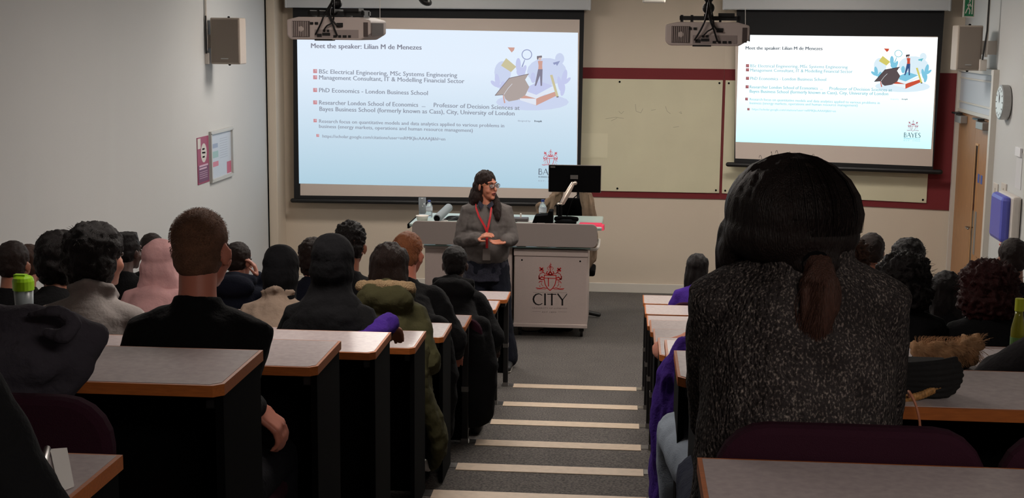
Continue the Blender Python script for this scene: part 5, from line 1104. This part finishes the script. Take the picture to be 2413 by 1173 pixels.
bm = bmesh.new(); tube(bm, [q0, q0.lerp(q1, .5), q1], [(.022, .014), (.026, .016), (.02, .014)], ref=(1, 0, -.5), seg=12); ell(bm, q1+Vector((.02, .02, 0)), (.02, .03, .02)); ell(bm, q0+Vector((-.02, 0, -.01)), (.03, .02, .014)); link('arm', bm, mat('arm silver', (186, 172, 160), .3, metal=.6), t, smooth=True)
bm = bmesh.new(); tube(bm, [(q0.x-.02, q0.y, 0), (q0.x-.02, q0.y, q0.z-.01)], .02, seg=12, round_ends=False); lathe(bm, [(.05, 0), (.05, .015)], (q0.x-.02, q0.y, 0)); link('arm_post', bm, M_blackm, t)
bm = bmesh.new(); tube(bm, smoothpts([q1+Vector((.0, .02, -.02)), q1+Vector((.05, .0, -.09)), q0.lerp(q1, .3)+Vector((.06, -.01, -.03)), (q0.x+.03, q0.y, .02)], 5), .005, seg=6); link('monitor_cable', bm, M_blackm, t, smooth=True)
# coats on a chair behind the lectern
p = atY(1350, 600, 13.2); t = empty('office_chair', (p.x, 13.25, 0), 0, 'black chair behind the lectern draped with coats', 'chair')
bm = bmesh.new(); box(bm, (-.22, -.2, .44), (.22, .2, .5)); link('seat', bm, M_blackm, t, bevel=.02)
bm = bmesh.new(); prism(bm, [(x, -.02, z+.55) for x, z in rrect(.34, .62, .08)], (0, .05, 0)); link('backrest', bm, M_blackm, t, bevel=.015)
bm = bmesh.new(); tube(bm, [(0, 0, .06), (0, 0, .44)], .03, seg=10, round_ends=False)
for k_ in range(5): tube(bm, [(0, 0, .08), (.26*math.cos(k_*1.257), .26*math.sin(k_*1.257), .03)], .022, seg=8)
link('pedestal', bm, M_black, t, smooth=True)
M_coat = cloth('tan coat', (132, 112, 94), .4, 30)
for lb, ps in (('tan coat draped on the left of the chair behind the lectern', ((1306, 446), (1330, 446), (1322, 470), (1306, 486), (1292, 530), (1262, 530), (1268, 494), (1288, 478))),
               ('beige coat hanging from the right of the chair behind the lectern', ((1366, 446), (1390, 446), (1398, 470), (1403, 500), (1410, 560), (1404, 610), (1388, 640), (1376, 560), (1372, 500)))):
    bm = bmesh.new(); prism(bm, [atY(x, y, 13.12) for x, y in ps], (0, .07, 0))
    for i in range(3):
        u = .2+.3*i; qa = Vector(atY(ps[0][0]*(1-u)+ps[1][0]*u, 450, 13.11)); m_ = len(ps)
        lo = ((1300-18*i, 485-0*i), (1286-8*i, 524)) if ps[0][0] < 1350 else ((1380+7*i, 500), (1380+10*i, 575))
        tube(bm, [qa]+[atY(x, y, 13.105) for x, y in lo], [.012, .018, .02], seg=8)
    o = fuse('coat', bm, M_coat, None, .008, 2, (.014, 14, (2, 1, .3))); tag(o, lb, 'coat')
p = atY(1390, 532, 12.25); t = empty('folder', (p.x, 12.32, tz_+.002), R(-3), 'pink-red folder hanging over the right end of the lectern', 'folder')
bm = bmesh.new(); M_pink = mat('pink card', (222, 40, 84), .5)
box(bm, (-.1, -.05, 0), (.1, .12, .01)); link('folder_cover', bm, M_pink, t); bm = bmesh.new(); prism(bm, [(.03, -.05, .01), (.125, -.06, .006), (.13, -.09, -.03), (.06, -.085, -.03)], (0, .12, 0)); link('folder_flap', bm, M_pink, t)
# bag and cable under the lectern
p = atZ(1310, 782, 0); bm = bmesh.new(); ell(bm, (0, 0, .035), (.12, .08, .04)); ell(bm, (.08, .02, .03), (.08, .06, .03)); tube(bm, smoothpts([(-.1, -.02, .03), (-.16, -.06, .02), (-.12, -.1, .015), (-.05, -.08, .02)], 4), .01, seg=8)
o = fuse('bag', bm, M_blackm, None, .008, 2, (.01, 20)); o.location = (p.x, p.y, 0.002); tag(o, 'small black bag on the carpet under the lectern cabinet', 'bag')
p = atZ(1225, 780, 0); bm = bmesh.new(); tube(bm, smoothpts([(0, .05, .006), (.05, -.02, .006), (.16, .0, .006), (.24, .1, .006)], 5), .005, seg=6); o = link('floor_cable', bm, M_blackm, smooth=True); o.location = (p.x, p.y, .001); tag(o, 'thin black cable on the carpet left of the black bag', 'cable')

# ---------------------------------------------------------------- things among the audience
# green-lidded bottle on the seventh-row desk
zt = TZ[6]+.74+DZ[3]; p = atZ(58, 716, zt); Yb = Y1-6*PP-.2; p = atY(57, 714, Yb)
t = empty('drink_bottle', (p.x, Yb, zt), 0, 'clear drinks tumbler with a bright green lid at the left edge', 'bottle'); hb = atY(57, 650, Yb).z-zt
bm = bmesh.new(); lathe(bm, [(.027, 0), (.034, hb-.045)], (0, 0, 0), 18); link('tumbler', bm, mat('frosted grey', (120, 128, 130), .3, trans=.3), t, smooth=True)
bm = bmesh.new(); lathe(bm, [(.037, hb-.05), (.038, hb-.018), (.034, hb-.006), (.026, hb)], (0, 0, 0), 18); box(bm, (-.03, -.012, hb-.008), (.012, .012, hb+.006)); link('lid', bm, mat('lime plastic', (140, 190, 20), .35), t, smooth=False)
# yellow-green bottle, right edge
Yb = Y1-7*PP-.2; zt = TZ[7]+.74+DZ[2]; p = atY(2398, 790, Yb); hb = atY(2398, 703, Yb).z-zt
t = empty('juice_bottle', (p.x, Yb, zt), 0, 'clear bottle with yellow drink and yellow-green cap at the right edge', 'bottle')
rb = .019
bm = bmesh.new(); lathe(bm, [(rb*.9, 0), (rb, .01), (rb, hb*.6), (rb*.6, hb*.78), (rb*.55, hb*.84)], (0, 0, 0), 18); link('bottle_body', bm, mat('yellow drink', (150, 150, 50), .2, trans=.4), t, smooth=True)
bm = bmesh.new(); lathe(bm, [(rb*.66, hb*.84), (rb*.66, hb)], (0, 0, 0), 16); link('cap', bm, mat('yellow cap', (190, 200, 50), .4), t)
bm = bmesh.new(); lathe(bm, [(rb*1.02, hb*.2), (rb*1.02, hb*.5)], (0, 0, 0), 18); link('bottle_label', bm, mat('green label', (90, 130, 70), .5), t)
# fur-trimmed coat on the desk
Yc = Y1-7*PP-.2; zt = TZ[7]+.74+DZ[2]
a = atY(2165, 812, Yc); b = atY(2312, 808, Yc); t = empty('folded_coat', ((a.x+b.x)/2, Yc+.02, zt), 0, 'dark coat with tan fur trim lying on the desk right of the sweater wearer', 'coat')
cxx = (a.x+b.x)/2; hx = (b.x-a.x)/2
bm = bmesh.new(); ell(bm, (.0, .05, .02), (hx+.01, .06, .04)); ell(bm, (-.02, .06, .03), (.06, .05, .03)); fuse('coat_body', bm, blk, t, .008, 2, (.01, 20))
bm = bmesh.new(); tube(bm, smoothpts([(-hx, 0, .062), (-hx*.3, -.02, .06), (hx*.4, -.01, .062), (hx*.85, .0, .078)], 3), [.02, .022, .025, .026, .026, .026, .028, .032, .034, .028], seg=10)
furm = mat('tan fur', (176, 136, 98), .85, var=(30, .35)); f_ = fuse('fur_trim', bm, furm, t, .006, 1, (.01, 60))
rf = random.Random(9)
def gf(i):
    u = rf.random(); x = -hx+2*hx*u; a_ = rf.uniform(0, 2*math.pi); d = Vector((rf.uniform(-.5, .5), math.cos(a_), math.sin(a_))); c = Vector((x, -.01, .062+.03*max(0, u-.6))); return [c+d*.02, c+d*.036+Vector((.004, 0, -.002)), c+d*.044+Vector((.01, 0, -.006))]
strands(t, furm, gf, 1300, 'fur_tuft', .00045)
# handbag on the rear right desk, strap hanging
Yh_ = Y1-8*PP-.25; zt = TZ[8]+.74+DZ[1]; a = atY(2130, 900, Yh_); b = atY(2262, 850, Yh_); t = empty('handbag', ((a.x+b.x)/2, Yh_, zt), 0, 'black ribbed bag with scalloped gold edge and tan strap on the desk', 'bag')
bx = (a.x+b.x)/2; hx = (b.x-a.x)/2; M_bag = mat('black ribbed knit', (14, 13, 14), .85)
bm = bmesh.new()
for k_ in range(7):
    z_ = .010+.0115*k_; fx = math.sin(math.pi*(k_+1.5)/9); tube(bm, smoothpts([(-hx-.03, -.015, z_*.8), (0, -.035-.01*fx, z_), (hx*(.5+.5*fx), -.02, z_+.004)], 4), .0062, seg=8)
box(bm, (-hx-.02, -.028, .002), (hx*.6, .05, .07)); fuse('bag_body', bm, M_bag, t, .003, 0)
bm = bmesh.new()
for k_ in range(16):
    u = k_/15; ell(bm, (-hx-.01+u*hx*1.5, -.058+.02*u, .006+.03*u*u), (.007, .006, .009), None, 8, 6)
link('gold_edge', bm, mat('gold trim', (170, 124, 70), .6, var=(150, .5)), t, smooth=True)
s0 = atY(2142, 922, Yh_-.13)-t.location; s1 = atY(2160, 960, Yh_-.15)-t.location; s2 = atY(2168, 1020, Yh_-.15)-t.location; s3 = s2+Vector((0, .03, -.1))
bm = bmesh.new(); tube(bm, smoothpts([(-hx, -.06, .01), s0, s1, s2, s3], 5), (.0028), seg=8); link('strap', bm, mat('tan leather', (190, 120, 90), .5), t, smooth=True)
# purple coat hanging into the aisle
pc = [atY(x, y, 4.35) for x, y in ((1605, 815), (1575, 880), (1568, 960), (1566, 1050), (1560, 1165))]
bm = bmesh.new()
for j, (ox, oy) in enumerate(((0, 0), (.035, .06), (.05, -.05))):
    tube(bm, [Vector((q.x+ox, 4.35+oy, q.z)) for q in pc], [(.03, .05), (.036, .07), (.04, .075), (.042, .08), (.05, .08)], seg=12)
q = pc[-1]; tube(bm, [(q.x+.02, 4.35, q.z), (q.x+.02, 4.35, TZ[6]+.06)], [(.055, .09), (.05, .09)], seg=12)
o = fuse('coat', bm, purple, None, .009, 2, (.014, 16, (1, 1, .4))); tag(o, 'purple coat hanging down beside the aisle on the right', 'coat')
# paper and pen on the rearmost left desk
p = atZ(140, 1105, 2.047); bm = bmesh.new(); prism(bm, [tuple(atZ(x, y, 2.0465)-Vector((p.x, p.y, 2.0465))) for x, y in ((118, 1060), (158, 1057), (175, 1146), (140, 1160))], (0, 0, .002))
o = link('thin_sheet', bm, mat('bright paper', (230, 226, 222), .6)); o.location = (p.x, p.y, 2.0465); tag(o, 'white paper slip on the rearmost left desk', 'paper')
p = atZ(104, 1100, 2.047); q = atZ(112, 1066, 2.047); bm = bmesh.new(); d = Vector((q.x-p.x, q.y-p.y, 0)); tube(bm, [(0, 0, .007), d+Vector((0, 0, .007))], .006, seg=8); o = link('pen', bm, M_chrome, smooth=True); o.location = (p.x, p.y, 2.0465); tag(o, 'silver pen beside the white paper slip', 'pen')
